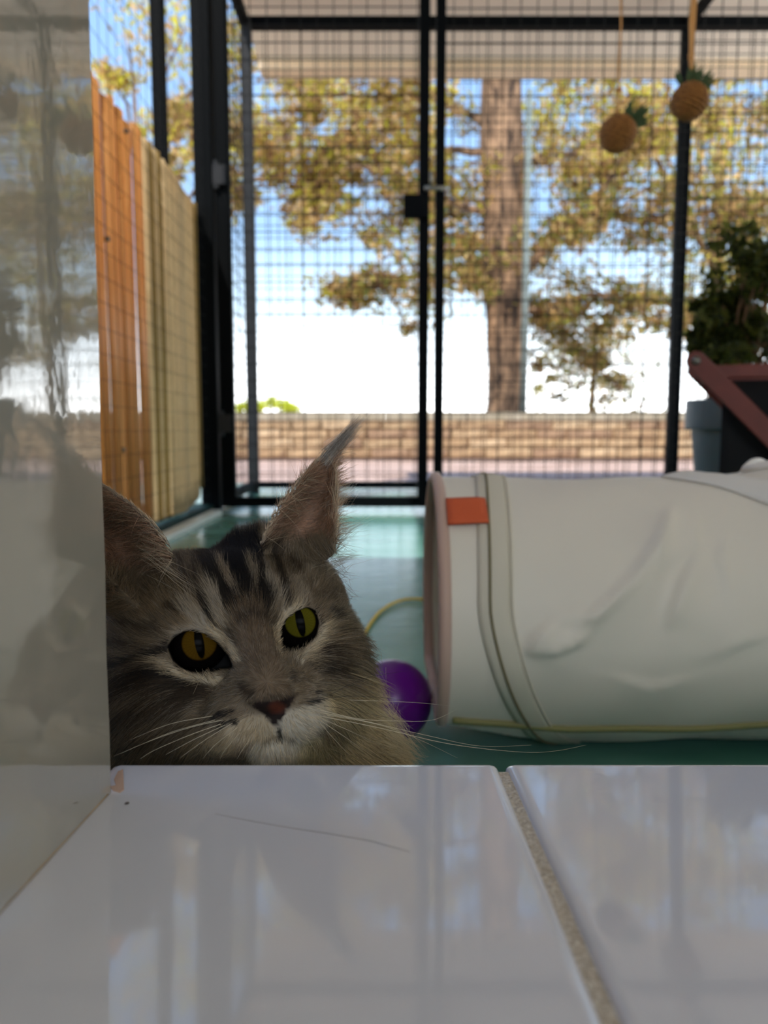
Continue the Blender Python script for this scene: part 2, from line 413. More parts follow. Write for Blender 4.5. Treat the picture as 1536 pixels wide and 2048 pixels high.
# outer end panels
ex0 = xq(489, EY, 300); exr = xq(1352, EY, 700)
tb0, tb1 = at_y(700, 58, EY).z, at_y(700, 36, EY).z
lb0, lb1 = at_y(700, 976, EY).z, at_y(700, 963, EY).z
e1 = thing('mesh_fence', ((ex0 + exr) / 2, EY, 0), 'wide outer mesh panel in front of the tree, seen through the gate', 'panel', 'black wire panels of the enclosure')
bar(e1, 'stile', ex0 - 0.01, ex0 + 0.045, EY - 0.022, EY + 0.022, 0, tb1, 'black2')
bar(e1, 'stile', exr - 0.028, exr + 0.028, EY - 0.022, EY + 0.022, 0, tb1)
bar(e1, 'top_rail', ex0 + 0.045, exr - 0.028, EY - 0.025, EY + 0.025, tb0, tb1)
bar(e1, 'bottom_rail', ex0 + 0.045, exr - 0.028, EY - 0.02, EY + 0.02, lb0, lb1)
add_wires(e1, (ex0 + 0.02, EY, lb0), (1, 0, 0), (0, 0, 1), exr - ex0 - 0.02, tb1 - lb0, start=0.02)
for q, xx in enumerate((ex0 + 0.015, exr)):
    f = MB(); f.lathe([(0.0, 0), (0.03, 0), (0.03, 0.012), (0.0, 0.012)], (xx, EY, 0), 12); f.build('foot', M['black2'], e1)
e2 = thing('mesh_fence', (exr + 0.8, EY, 0), 'outer mesh panel at the right edge, behind the potted shrub', 'panel', 'black wire panels of the enclosure')
bar(e2, 'stile', exr + 1.7, exr + 1.75, EY - 0.022, EY + 0.022, 0, tb1)
bar(e2, 'top_rail', exr + 0.030, exr + 1.7, EY - 0.025, EY + 0.025, tb0, tb1)
bar(e2, 'bottom_rail', exr + 0.030, exr + 1.7, EY - 0.02, EY + 0.02, lb0, lb1)
add_wires(e2, (exr + 0.03, EY, lb0), (1, 0, 0), (0, 0, 1), 1.7, tb1 - lb0, start=0.03)
MB().box(exr - 0.02, exr + 0.02, 0.5, EY - 0.03, tb0 + 0.005, tb1 - 0.005).build('trim_5', M['black'], bevel=0.003)['kind'] = 'structure'
# left side: panel between the corner post and the far corner, then the long side panel
s1 = thing('mesh_fence', (LX, (DY + EY) / 2, 0), 'short side panel between the corner post and the far left corner', 'panel', 'black wire panels of the enclosure')
bar(s1, 'bottom_rail', LX - 0.02, LX + 0.02, DY + 0.04, EY - 0.033, lb0 - 0.006, lb1)
bar(s1, 'top_rail', LX - 0.02, LX + 0.02, DY + 0.04, EY - 0.033, tb0, tb1)
add_wires(s1, (LX, DY + 0.04, lb0), (0, 1, 0), (0, 0, 1), EY - DY - 0.075, tb1 - lb0)
s2 = thing('mesh_fence', (LX, 1.6, 0), 'long side panel of black mesh over the orange and cream screens', 'panel', 'black wire panels of the enclosure')
py_ = 2.70
bar(s2, 'stile', LX - 0.085, LX - 0.045, py_ - 0.02, py_ + 0.03, 0.03, TOP)
bar(s2, 'stile', LX - 0.085, LX - 0.045, 0.30, 0.34, 0.03, TOP)
bar(s2, 'top_rail', LX - 0.085, LX - 0.045, 0.34, DY - 0.04, TOP, TOP + 0.04)
add_wires(s2, (LX, 0.30, 0.04), (0, 1, 0), (0, 0, 1), DY - 0.34, TOP - 0.04, t=0.0011)

# orange board screen and cream canvas on the left side
def yl(px, X=LX - 0.02): return X / ((px - 768) / FPX) * 0.985
os_ = thing('board_screen', (LX - 0.02, 1.8, 0.05), 'orange upright boards hung on the left mesh, right above the cat ear', 'screen')
ys = [0.5, 0.62, 0.74, 0.86, 0.98, 1.1, 1.22, 1.34, 1.46, 1.58, 1.70] + [yl(p) for p in (209, 222, 236, 252, 262, 276, 292, 309)]
for i in range(len(ys) - 1):
    y0, y1 = ys[i], ys[i + 1]
    top = 1.165 + 0.012 * math.sin(i * 2.3) + 0.008 * random.random()
    off = 0.004 * math.sin(i * 3.1)
    b = MB(); n = 5
    def fb(u, v, y0=y0, y1=y1, off=off, top=top):
        return (LX - 0.022 + off + 0.006 * math.sin(u * math.pi), y0 + 0.0015 + u * (y1 - y0 - 0.003), 0.045 + v * (top - 0.045))
    b.grid(fb, n, 2); b.build('board', M['orange'], os_, smooth=True, solid=0.005)
for (a_, b_) in ((216, 478), (254, 262), (247, 900)):
    n_ = at_d(a_, b_, 1.0) - Vector((0, 0, H)); t_ = (LX - 0.012) / n_.x; n_ = n_ * t_ + Vector((0, 0, H))
    MB().tube([n_ + Vector((-.012, 0, 0)), n_ + Vector((.004, 0, 0))], .006, 8).build('nail', M['zinc'], os_, smooth=True)
cs = thing('canvas_screen', (LX - 0.02, 2.6, 0.05), 'cream pleated canvas hung between the orange boards and the corner post', 'screen')
yp = [yl(p) for p in (310, 318, 326, 333, 341, 349)]
for i in range(len(yp) - 1):
    y0, y1 = yp[i], yp[i + 1]
    b = MB()
    b.grid(lambda u, v, y0=y0, y1=y1, i=i: (LX - 0.022 + 0.014 * math.sin(u * math.pi), y0 + u * (y1 - y0), 0.04 + v * (1.17 - 0.04 + 0.006 * (i % 2))), 7, 2)
    b.build('pleat', M['olive'] if i % 2 else M['cream'], cs, smooth=True, solid=0.002)
y0, y1 = yl(349), DY - 0.072
b = MB()
def fc(u, v):
    y = y0 + u * (y1 - y0); curl = max(0, u - 0.8) / 0.2; z0 = 0.04 + 0.05 * max(0, (u - 0.55) / 0.45) ** 2
    return (LX - 0.018 + 0.012 * math.sin(u * 7) * (1 - 0.5 * v) - 0.02 * curl ** 2, y, z0 + v * (1.175 - 0.012 * u - z0))
b.grid(fc, 28, 14); b.build('canvas', M['cream'], cs, smooth=True, solid=0.002)
MB().tube([(LX - 0.03, y1 + 0.004, 0.10 + k * 0.107) for k in range(11)], 0.012, 8).build('hem', M['olive'], cs, smooth=True)

# ------------------------------------------------------------------ trees and shrubs outside
def leaves(name, mtl, centers, radii, per, size, cols, par, flat=0.75, seed=1, aspect=0.35):
    g = np.random.default_rng(seed)
    C_ = np.repeat(np.array(centers, float), per, axis=0); R_ = np.repeat(np.array(radii, float), per)
    N = len(C_)
    d = g.normal(size=(N, 3)); d /= np.linalg.norm(d, axis=1)[:, None]
    p = C_ + d * (R_ * g.random(N) ** 0.5)[:, None] * np.array([1, 1, flat])
    a = g.normal(size=(N, 3)); a /= np.linalg.norm(a, axis=1)[:, None]
    b2 = np.cross(a, g.normal(size=(N, 3))); b2 /= np.linalg.norm(b2, axis=1)[:, None]
    s = size * (0.6 + 0.8 * g.random(N))[:, None]
    V = np.stack([p - a * s, p + b2 * s * aspect, p + a * s, p - b2 * s * aspect], 1).reshape(-1, 3)
    me = bpy.data.meshes.new(name)
    me.vertices.add(4 * N); me.vertices.foreach_set('co', V.ravel().astype(np.float32))
    me.loops.add(4 * N); me.loops.foreach_set('vertex_index', np.arange(4 * N, dtype=np.int32))
    me.polygons.add(N); me.polygons.foreach_set('loop_start', np.arange(0, 4 * N, 4, dtype=np.int32))
    me.update()
    at = me.attributes.new('tint', 'FLOAT_COLOR', 'FACE')
    cols = np.array(cols, float); idx = g.integers(0, len(cols), N)
    cc = cols[idx] * (0.75 + 0.5 * g.random(N))[:, None]; cc[:, 3] = 1
    at.data.foreach_set('color', cc.astype(np.float32).ravel())
    o = bpy.data.objects.new(name, me); COL.objects.link(o); me.materials.append(mtl); put(o, par)
    o['kind'] = 'stuff'
    return o
YG = [lin(196, 192, 60), lin(170, 164, 58), lin(214, 202, 84), lin(190, 158, 88), lin(220, 208, 104)]
BR = [lin(186, 148, 94), lin(150, 126, 72), lin(204, 170, 114), lin(176, 164, 80), lin(140, 106, 70), lin(216, 188, 134)]
GR = [lin(120, 130, 60), lin(150, 150, 66), lin(96, 108, 52), lin(176, 160, 96)]
TY = 11.5
tree = thing('pine_tree', at_y(1008, 818, TY) * 1.0, 'big brown-trunked tree standing behind the low stone wall', 'tree')
tree.location.z = 0.3
tp = [(1010, 860), (1011, 800), (1010, 720), (1012, 640), (1008, 560), (1008, 480), (1006, 400), (1002, 320), (1004, 240), (1006, 140), (1010, 20), (1015, -120), (1020, -300)]
tr_ = [38, 36, 36, 38, 40, 42, 41, 40, 38, 37, 34, 28, 18]
tv = [at_y(x, y, TY) for x, y in tp]
nl = 16; m = MB()
for i, p in enumerate(tv):
    for k in range(nl):
        a = 2 * math.pi * k / nl; r = tr_[i] / FPX * TY * (1 + 0.10 * math.sin(3 * a + i * 1.3) + 0.06 * math.sin(7 * a + i * 0.7))
        m.v.append((p.x + r * math.cos(a), p.y + r * math.sin(a), p.z))
for i in range(len(tv) - 1):
    for k in range(nl):
        m.f.append((i * nl + k, i * nl + (k + 1) % nl, (i + 1) * nl + (k + 1) % nl, (i + 1) * nl + k))
m.build('trunk', M['bark'], tree, smooth=True)
# limbs: bends given at full size in the tree's own depth
limbs = [
    [(975, 300, 0), (860, 292, -.3), (700, 268, -.8), (520, 282, -1.2), (360, 250, -1.4)],
    [(975, 430, 0), (890, 398, -.4), (760, 340, -.8), (600, 330, -1.1), (470, 380, -1.3)],
    [(980, 560, 0), (930, 505, .4), (880, 450, .9), (780, 420, 1.3)],
    [(980, 575, 0), (900, 535, -.5), (790, 560, -1.0), (680, 585, -1.4)],
    [(1040, 560, 0), (1110, 470, -.3), (1180, 420, -.7), (1240, 320, -1.0), (1295, 190, -1.3)],
    [(1040, 330, 0), (1150, 305, .5), (1290, 270, .8), (1460, 220, 1.0), (1620, 200, 1.0)],
    [(1040, 630, 0), (1180, 590, -.5), (1330, 610, -1.0), (1420, 650, -1.2)],
    [(1040, 600, 0), (1120, 650, .6), (1180, 720, 1.0), (1240, 780, 1.2)],
    [(1010, 120, 0), (900, 40, -.3), (760, -30, -.6), (560, -60, -.9)],
    [(1010, 160, 0), (1150, 100, .2), (1330, 60, .4), (1500, 90, .8)],
    [(1180, 420, -.7), (1300, 440, -1.0), (1440, 420, -1.3), (1560, 440, -1.5)],
    [(975, 250, 0), (880, 200, .5), (720, 190, 1.0), (560, 170, 1.2)],
    [(700, 268, -.8), (640, 350, -.9), (560, 420, -1.0)],
]
cen = []; rad = []; twm = MB()
for li, L in enumerate(limbs):
    P = [at_y(x, y, TY + dy) for x, y, dy in L]
    r0 = (12 if li in (4,) else 8) / FPX * TY
    pts = []
    for i in range(len(P) - 1):
        for k in range(4):
            t = k / 4; q = P[i].lerp(P[i + 1], t) + Vector((0, 0, random.uniform(-.05, .05))); pts.append(q)
    pts.append(P[-1])
    mm = MB(); mm.tube(pts, [r0 * (1 - 0.75 * i / (len(pts) - 1)) for i in range(len(pts))], 7)
    mm.build('limb', M['bark'], tree, smooth=True)
    for i, q in enumerate(pts):
        if i < 3: continue
        for _ in range(2):
            d = Vector((random.uniform(-1, 1), random.uniform(-1, 1), random.uniform(-.6, .6))) * random.uniform(.3, 1.3)
            e = q + d
            twm.tube([q, q + d * .5 + Vector((0, 0, .05)), e], [.016, .011, .005], 4)
            for t in (.55, 1.0):
                cen.append(tuple(q + d * t)); rad.append(random.uniform(.16, .46))
twm.build('twigs', M['twig'], tree)['kind'] = 'stuff'
half = [i for i in range(len(cen))]
up = [i for i in half if cen[i][2] > 3.6 or cen[i][0] < -0.5]
lo = [i for i in half if i not in set(up)]
leaves('foliage', M['leaf'], [cen[i] for i in up], [rad[i] for i in up], 78, 0.060, YG[:3] + BR + BR, tree, seed=3)
leaves('needles', M['leaf'], [cen[i] for i in lo], [rad[i] for i in lo], 80, 0.060, BR + GR[:2], tree, seed=4)

def back_tree(name, label, base, trunk_h, blobs, per, size, cols, seed, r=0.12):
    t = thing(name, base, label, 'tree')
    mm = MB(); b0 = Vector(base)
    mm.tube([b0, b0 + Vector((.05, 0, trunk_h * .5)), b0 + Vector((0, .05, trunk_h))], [r, r * .8, r * .5], 8)
    for (c, rr) in blobs:
        mm.tube([b0 + Vector((0, 0, trunk_h * .55)), (b0 + Vector((0, 0, trunk_h)) + Vector(c)) / 2, c], [r * .45, r * .3, r * .12], 5)
    mm.build('trunk', M['bark'], t, smooth=True)
    cs_, rs_ = [], []
    rr_ = random.Random(seed)
    for (c, R) in blobs:
        for _ in range(9):
            d = Vector((rr_.gauss(0, 1), rr_.gauss(0, 1), rr_.gauss(0, .8))).normalized() * R * rr_.random() ** .5
            cs_.append(tuple(Vector(c) + d)); rs_.append(R * rr_.uniform(.3, .6))
    leaves('foliage', M['leaf'], cs_, rs_, per, size, cols, t, seed=seed)
    return t
def bl(lst): return [(tuple(at_y(x, y, Y + 3.2)), R * 1.2) for x, y, Y, R in lst]
bp = at_y(300, 830, 17.2); bp.z = .3
back_tree('broadleaf_tree', 'yellow-green leafy tree at upper left, above the orange boards', bp, 6.5,
          bl([(250, 60, 13.5, 1.2), (370, 60, 13, 1.1), (430, 150, 13.5, 1.0), (520, 230, 14, 1.1), (480, 330, 14.5, .9), (360, 250, 14, .5), (230, 170, 14, .5), (560, 120, 14, 1.2), (330, 350, 14.5, .4), (690, 210, 14.5, 1.0)]), 46, .10, YG + BR[:3], 21)
bp = at_y(1420, 830, 18.2); bp.z = .3
back_tree('broadleaf_tree', 'dense yellow-green tree at far right, behind the right end of the stone wall', bp, 6.5,
          bl([(1180, 230, 15, 1.2), (1330, 170, 15, 1.3), (1470, 200, 14.5, 1.4), (1530, 340, 14.5, 1.3), (1420, 330, 15, 1.3), (1300, 300, 15.5, 1.1), (1500, 500, 15, 1.2), (1440, 560, 15, .9), (1180, 340, 16, .9), (1560, 640, 15, 1.1), (1120, 200, 16, .9)]), 42, .10, YG + GR + BR[:3], 22)
bp = at_y(1180, 835, 20); bp.z = .3
back_tree('broadleaf_tree', 'pale olive tree with drooping leaves right beside the brown trunk', bp, 3.0,
          bl([(1130, 610, 16.5, .6), (1220, 680, 16, .8), (1150, 720, 16.5, .7), (1270, 740, 16, .6), (1190, 780, 16, .5), (1100, 760, 16.5, .4), (1330, 560, 17, .6)]), 75, .055, GR + BR + YG[:2], 23, .08)
bp = at_y(535, 822, 18); bp.z = .3
sh = thing('distant_bush', bp, 'bright yellow-green bush topping the stone wall at left', 'bush')
cs_ = [tuple(at_y(x, y, 18)) for x, y in ((480, 818), (500, 810), (520, 812), (545, 805), (565, 811), (585, 818))]
leaves('foliage', M['leaf'], cs_, [.22] * 6, 260, .05, [lin(236, 240, 80), lin(220, 226, 70)], sh, seed=9)
mm = MB()
for c in cs_: mm.tube([bp, c], [.03, .01], 5)
mm.build('stems', M['twig'], sh)['kind'] = 'stuff'
po = at_y(1048, 700, 9.9)
tag(MB().tube([(po.x, 9.9, .1), (po.x + .01, 9.9, at_y(1052, 180, 9.9).z)], .045, 12).build('metal_post', M['galv'], smooth=True),
    'slim grey-green metal post standing right of the brown tree trunk', 'post')

# ------------------------------------------------------------------ hanging sisal balls
def sisal_ball(px, py, rpx, d, label, thick, tuft_dir, seed):
    c = at_d(px, py, d); R = rpx / FPX * d
    t = thing('sisal_ball', c, label, 'cat toy', 'hanging sisal balls')
    tilt = Matrix.Rotation(0.35, 3, 'Y') @ Matrix.Rotation(0.25, 3, 'X')
    turns = 13; pts = []
    for k in range(turns * 26 + 1):
        th = k / (turns * 26) * math.pi; ph = k / 26 * 2 * math.pi
        pts.append(c + tilt @ Vector((math.sin(th) * math.cos(ph), math.sin(th) * math.sin(ph), math.cos(th))) * (R * 0.93))
    MB().tube(pts, R * 0.115, 6).build('wrapped_cord', M['sisal'], t, smooth=True)
    mm = MB(); mm.lathe([(max(1e-4, R * .92 * math.sin(a)), R * .92 * math.cos(a)) for a in np.linspace(0, math.pi, 14)], c, 20); mm.build('core', M['sisal'], t, smooth=True)
    g = random.Random(seed); mm = MB()
    tz = 2.42
    for s_ in range(2 if thick else 1):
        pts = [c + Vector((0.004 * s_ - .002 + 0.0015 * math.sin(k * 1.7 + s_ * 2), 0.002 * math.cos(k * 1.7 + s_ * 2), R * .9 + (tz - c.z - R * .9) * k / 30)) for k in range(31)]
        mm.tube(pts, 0.0042 if thick else 0.0022, 6)
    kz = c.z + R * 2.2
    mm.tube([(c.x, c.y, kz), (c.x, c.y, kz + .012)], .007, 8)
    mm.build('cord', M['rope'], t, smooth=True)
    for k in range(30):
        a = Vector((g.gauss(0, .5), g.gauss(0, .4), 1)).normalized() + Vector(tuft_dir); a.normalize()
        L = R * g.uniform(.6, 1.5); b0 = c + a * R * .9; side = a.cross(Vector((g.random(), 1, g.random()))).normalized()
        tip = b0 + a * L + Vector((0, 0, -L * .15)); w = R * .12
        bm_ = MB(); bm_.v += [tuple(b0 - side * w * .5), tuple(b0 + side * w * .5), tuple(b0.lerp(tip, .55) + side * w), tuple(tip), tuple(b0.lerp(tip, .55) - side * w)]
        bm_.f.append((0, 1, 2, 3, 4)); bm_.build('leaf', M['tuft'], t, solid=.0006)
    return t
sisal_ball(1236, 268, 36, 1.95, 'lower sisal ball with green tuft hanging on a thin string', False, (.85, 0, .0), 1)
sisal_ball(1379, 203, 36, 1.75, 'upper sisal ball with green tuft hanging on thick jute rope', True, (.25, 0, .3), 2)

# ------------------------------------------------------------------ potted shrub and wooden folding stool
PD = 2.3
pc = at_d(1462, 930, PD); pc.z = 0
prx = 90 / FPX * PD
ztop = at_d(1462, 800, PD).z; zr = at_d(1462, 858, PD).z
pot = thing('potted_shrub', pc, 'dark green shrub in a tall grey plastic pot behind the folding stool', 'potted plant')
pm = MB(); pm.lathe([(0.0001, 0.0), (prx * .60, 0.0), (prx * .86, zr - .01), (prx * .86, zr), (prx, zr), (prx, ztop - .004), (prx * .985, ztop), (prx * .93, ztop), (prx * .92, ztop - .05), (0.0001, ztop - .05)], pc, 40)
pm.build('pot', M['pot'], pot, smooth=False, bevel=.002)
sm = MB(); sm.lathe([(prx * .915, ztop - .035), (prx * .5, ztop - .028), (0.0001, ztop - .025)], pc, 24); sm.build('soil', M['soilpot'], pot, smooth=True)
cs_, rs_ = [], []; st = MB(); g = random.Random(5)
for k in range(46):
    x, y = g.uniform(1420, 1640), g.uniform(470, 740)
    if x < 1455 and y < 560: x += 50
    e = at_d(x, y, PD + g.uniform(-.18, .18)); b0 = pc + Vector((g.uniform(-.04, .04), g.uniform(-.04, .04), ztop - .03))
    st.tube([b0, b0.lerp(e, .5) + Vector((0, 0, .06)), e], [.006, .004, .002], 5); cs_.append(tuple(e)); rs_.append(g.uniform(.05, .085))
for k in range(26):
    e = at_d(g.uniform(1385, 1480), g.uniform(590, 740), PD + g.uniform(-.1, .1)); b0 = pc + Vector((g.uniform(-.04, .04), g.uniform(-.04, .04), ztop - .03))
    st.tube([b0, b0.lerp(e, .5) + Vector((0, 0, .04)), e], [.005, .003, .0015], 5); cs_.append(tuple(e)); rs_.append(g.uniform(.02, .04))
st.build('stems', M['twig'], pot)['kind'] = 'stuff'
leaves('foliage', M['leaf'], cs_, rs_, 75, .016, [lin(62, 68, 22), lin(88, 90, 32), lin(44, 50, 16)], pot, seed=12, aspect=.5)

SD = 1.62
tl = at_d(1392, 722, SD)
ang = math.radians(22); sw_ = Vector((math.cos(ang), -math.sin(ang), 0)); sd_ = Vector((math.sin(ang), math.cos(ang), 0)); UZ = Vector((0, 0, 1))
stool = thing('folding_stool', (tl.x + .25, tl.y, 0), 'reddish wooden folding stool with added black sheets beside the potted shrub', 'stool')
def on(px, py):                   # frame position on the stool's front plane
    v = at_d(px, py, 1.0) - Vector((0, 0, H)); t = (tl - Vector((0, 0, H))).dot(sd_) / v.dot(sd_); return Vector((0, 0, H)) + v * t
def plank(name, a, b, w, th, par):
    d = (b - a).normalized(); n = sd_; s_ = d.cross(n).normalized(); m_ = MB(); out = []
    for k in range(9):
        an = math.pi / 2 + math.pi * k / 8; out.append(a + (d * math.cos(an) + s_ * math.sin(an)) * (w / 2))
    out += [b - s_ * w / 2, b + s_ * w / 2]; nn = len(out)
    m_.v += [tuple(p - n * th / 2) for p in out] + [tuple(p + n * th / 2) for p in out]
    m_.f.append(tuple(range(nn))); m_.f.append(tuple(range(nn, 2 * nn)))
    for i in range(nn): m_.f.append((i, (i + 1) % nn, nn + (i + 1) % nn, nn + i))
    return m_.build(name, M['redwood'], par, bevel=.002)
wpl = 38 / FPX * SD
low = on(1536, 866); dvec = (low - tl).normalized(); foot_r = tl + dvec * ((tl.z - wpl * .45) / -dvec.z)
WD = (foot_r - tl).dot(sw_); DEP = .28
def sp_(w, d, z): return tl + sw_ * w + sd_ * d + UZ * (z - tl.z)
for q, dy in enumerate((0, DEP)):
    i_ = .021 if q == 0 else -.021
    lg = plank('leg', sp_(0, dy, tl.z), sp_(WD, dy, foot_r.z), wpl, .018, stool)
    bo = MB(); bo.tube([sp_(0, dy - .014, tl.z), sp_(0, dy + .012, tl.z)], .009, 12); bo.build('bolt', M['zinc'], lg, smooth=True)
    plank('leg', sp_(WD, dy + i_, tl.z), sp_(0.02, dy + i_, foot_r.z), wpl, .018, stool)
sz_ = on(1470, 741).z
for w in (.03, WD - .03): MB().beam(sp_(w, .035, sz_), sp_(w, DEP - .035, sz_), .035, .022).build('seat_bar', M['redwood'], stool, bevel=.003)
for dd in (.032, DEP - .032): MB().beam(sp_(.012, dd, sz_), sp_(WD - .012, dd, sz_ ), .018, .028).build('seat_rail', M['redwood'], stool, bevel=.003)
cw0 = (on(1446, 800) - tl).dot(sw_)
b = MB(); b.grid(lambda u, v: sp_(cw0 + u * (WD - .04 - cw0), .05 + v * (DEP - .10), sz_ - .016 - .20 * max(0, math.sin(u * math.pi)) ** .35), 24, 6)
b.build('canvas', M['dark_fill'], stool, smooth=True, solid=.003)  # black sheet added to fill the dark area below the seat
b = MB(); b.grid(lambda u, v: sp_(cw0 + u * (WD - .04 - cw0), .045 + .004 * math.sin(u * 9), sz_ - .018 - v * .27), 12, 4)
b.build('dark_fill_panel', M['dark_fill'], stool, smooth=True, solid=.003)  # upright black sheet, added for the same dark area

# ------------------------------------------------------------------ cat tunnel
TR, TYc = 0.136, 0.805
tx0 = at_y(872, 1000, TYc).x
tun = thing('cat_tunnel', (tx0 + .45, TYc, 0), 'white nylon cat tunnel lying on the green floor', 'cat tunnel')
def on_tube(px, py):              # where a frame position meets the tube: (s, angle)
    v = at_d(px, py, 1.0) - Vector((0, 0, H)); a = v.y ** 2 + v.z ** 2; oz = H - TR
    b_ = 2 * (-TYc * v.y + oz * v.z); c_ = TYc ** 2 + oz ** 2 - TR ** 2; t = (-b_ - math.sqrt(max(0, b_ * b_ - 4 * a * c_))) / (2 * a)
    p = v * t; return (p.x - tx0, math.atan2(TYc - p.y, p.z + H - TR))
FOLDS = [([(1338, 1022), (1312, 1090), (1262, 1160), (1200, 1215), (1150, 1250)], .0060, 1), ([(1345, 1020), (1322, 1085), (1315, 1140)], .0045, -1),
         ([(1402, 1090), (1372, 1150), (1346, 1215), (1335, 1255)], .0060, 1), ([(1395, 1025), (1390, 1090), (1330, 1135)], .0035, -1),
         ([(1046, 1300), (1075, 1270), (1112, 1238)], .0055, -1), ([(1046, 1300), (1110, 1298), (1160, 1280), (1182, 1255)], .0055, 1), ([(1112, 1238), (1190, 1236), (1260, 1165)], .0035, 1),
         ([(1450, 1060), (1440, 1120), (1450, 1180)], .003, 1), ([(1420, 1310), (1480, 1285), (1536, 1270)], .003, 1), ([(1220, 1350), (1300, 1370), (1390, 1350)], .003, -1)]
FOLDS = [([on_tube(*p) for p in pl], a, sg) for pl, a, sg in FOLDS]
def folds(s, th):
    tot = 0
    if not (.0 < th < 2.3): return 0
    for pl, amp, sg in FOLDS:
        best = 9; side = 1; tt = 0; n = len(pl) - 1
        for i in range(n):
            (s0, a0), (s1, a1) = pl[i], pl[i + 1]; ex, ey = s1 - s0, (a1 - a0) * TR; wx, wy = s - s0, (th - a0) * TR
            t = max(0, min(1, (wx * ex + wy * ey) / (ex * ex + ey * ey))); dx, dy = wx - t * ex, wy - t * ey; d = math.hypot(dx, dy)
            if d < best: best = d; side = 1 if ex * dy - ey * dx > 0 else -1; tt = (i + t) / n
        if best < .08: tot += 1.5 * amp * math.sin(math.pi * (.08 + .84 * tt)) * math.exp(-best / (.0030 if side == sg else .018))
    return tot
def tz(s, th):
    """surface of the tube: s metres from the open end, th angle from the top turning to the viewer's side"""
    r = TR; zc = TR
    lift = 0.045 * max(0, 1 - s / .14)                     # the open end lifts off the floor
    bul = 0.010 * (1 / (1 + math.exp(-(s - .335) * 90)))   # fuller second section
    sag = 0.004 * math.sin(s * 9) * math.cos(th)
    wr = 0.0016 * math.sin(38 * s + 5 * th) * math.sin(2.2 * th + 9 * s) if .04 < s else 0
    cr_ = folds(s, th)
    rr = r + bul + wr + cr_ - sag * .5
    z = zc + bul + rr * math.cos(th)
    if z < lift + .001: z = lift + .001
    z = max(z, .002)
    y = TYc - rr * math.sin(th)
    return Vector((tx0 + s, y, z))
def arc_tube(xs_fn, r, name, m, par, th0=-math.pi, th1=math.pi, n=72, out=0.0, close=True):
    pts = []
    for k in range(n):
        th = th0 + (th1 - th0) * k / (n if close else n - 1)
        p = tz(xs_fn(th), th); c = Vector((p.x, TYc, TR)); p = p + (p - c).normalized() * out; pts.append(p)
    return MB().tube(pts, r, 6, closed=close).build(name, m, par, smooth=True)
b = MB(); b.grid(lambda u, v: tz(v * .95, -math.pi + 2 * math.pi * u), 200, 240, close_u=True)
fab = b.build('fabric_tube', M['nylon'], tun, smooth=True, solid=.0012)
arc_tube(lambda th: 0.0, .0062, 'end_hoop', M['taupe'], tun)
# slanting wire channel: its lower part runs away from the open end
def ch1(th):
    a = abs(th); return 0.055 - 0.012 * math.sin(min(a, 1.6)) + 0.062 * max(0, (a - 1.35) / 1.2) ** 1.5
chn = MB()
chn.grid(lambda u, v: (lambda p: p + (p - Vector((p.x, TYc, TR))).normalized() * (.0016 + .0022 * math.sin(v * math.pi)))(tz(ch1(-math.pi + 2 * math.pi * u) + (v - .5) * .030, -math.pi + 2 * math.pi * u)), 90, 7, close_u=True)
chn.build('wire_channel', M['seam'], tun, smooth=True, solid=.001)
arc_tube(lambda th: ch1(th) - .004, .0016, 'wire', M['dkseam'], tun, out=.0042)
arc_tube(lambda th: ch1(th) + .016, .0012, 'stitch_line', M['seam'], tun, out=.002)
def ch2(th):
    a = abs(th); return .262 + .13 * a ** 1.05 * (1 if a < 1.2 else 1.02)
bnd = MB()
bnd.grid(lambda u, v: (lambda p: p + (p - Vector((p.x, TYc, TR))).normalized() * (.002 + .006 * math.sin(v * math.pi)))(tz(ch2(-math.pi + 2 * math.pi * u) + (v - .5) * .055, -math.pi + 2 * math.pi * u)), 90, 9, close_u=True)
bnd.build('junction_band', M['nylon2'], tun, smooth=True, solid=.001)
arc_tube(lambda th: ch2(th) + .060, .004, 'junction_hoop', M['nylon2'], tun, out=.004)
pts = [tz(s, 2.22 + .10 * min(1, s / .12) + .02 * math.sin(s * 14)) for s in np.linspace(.01, .94, 60)]
pts = [p + (p - Vector((p.x, TYc, TR))).normalized() * .002 for p in pts]
MB().tube(pts, .0036, 6).build('bottom_piping', M['olivepipe'], tun, smooth=True)
tgm = MB()
def th_px(py): # angle on the tube for a frame row near the left end
    best = min(np.linspace(.05, 1.6, 200), key=lambda a: abs(proj(tz(.02, a))[1] - py)); return best
def proj(p):
    x, y, z = p[0], p[1], p[2] - H
    d = y * CP - z * SP; u = y * SP + z * CP
    return (768 + FPX * x / d, 1024 - FPX * u / d)
ta, tb = th_px(1008), th_px(1058)
tgm.grid(lambda u, v: (lambda p: p + (p - Vector((p.x, TYc, TR))).normalized() * .0065)(tz(.004 + u * .038, ta + v * (tb - ta) - .02 * u)), 6, 8)
tgm.build('label_tab', M['tag'], tun, smooth=True, solid=.0016)

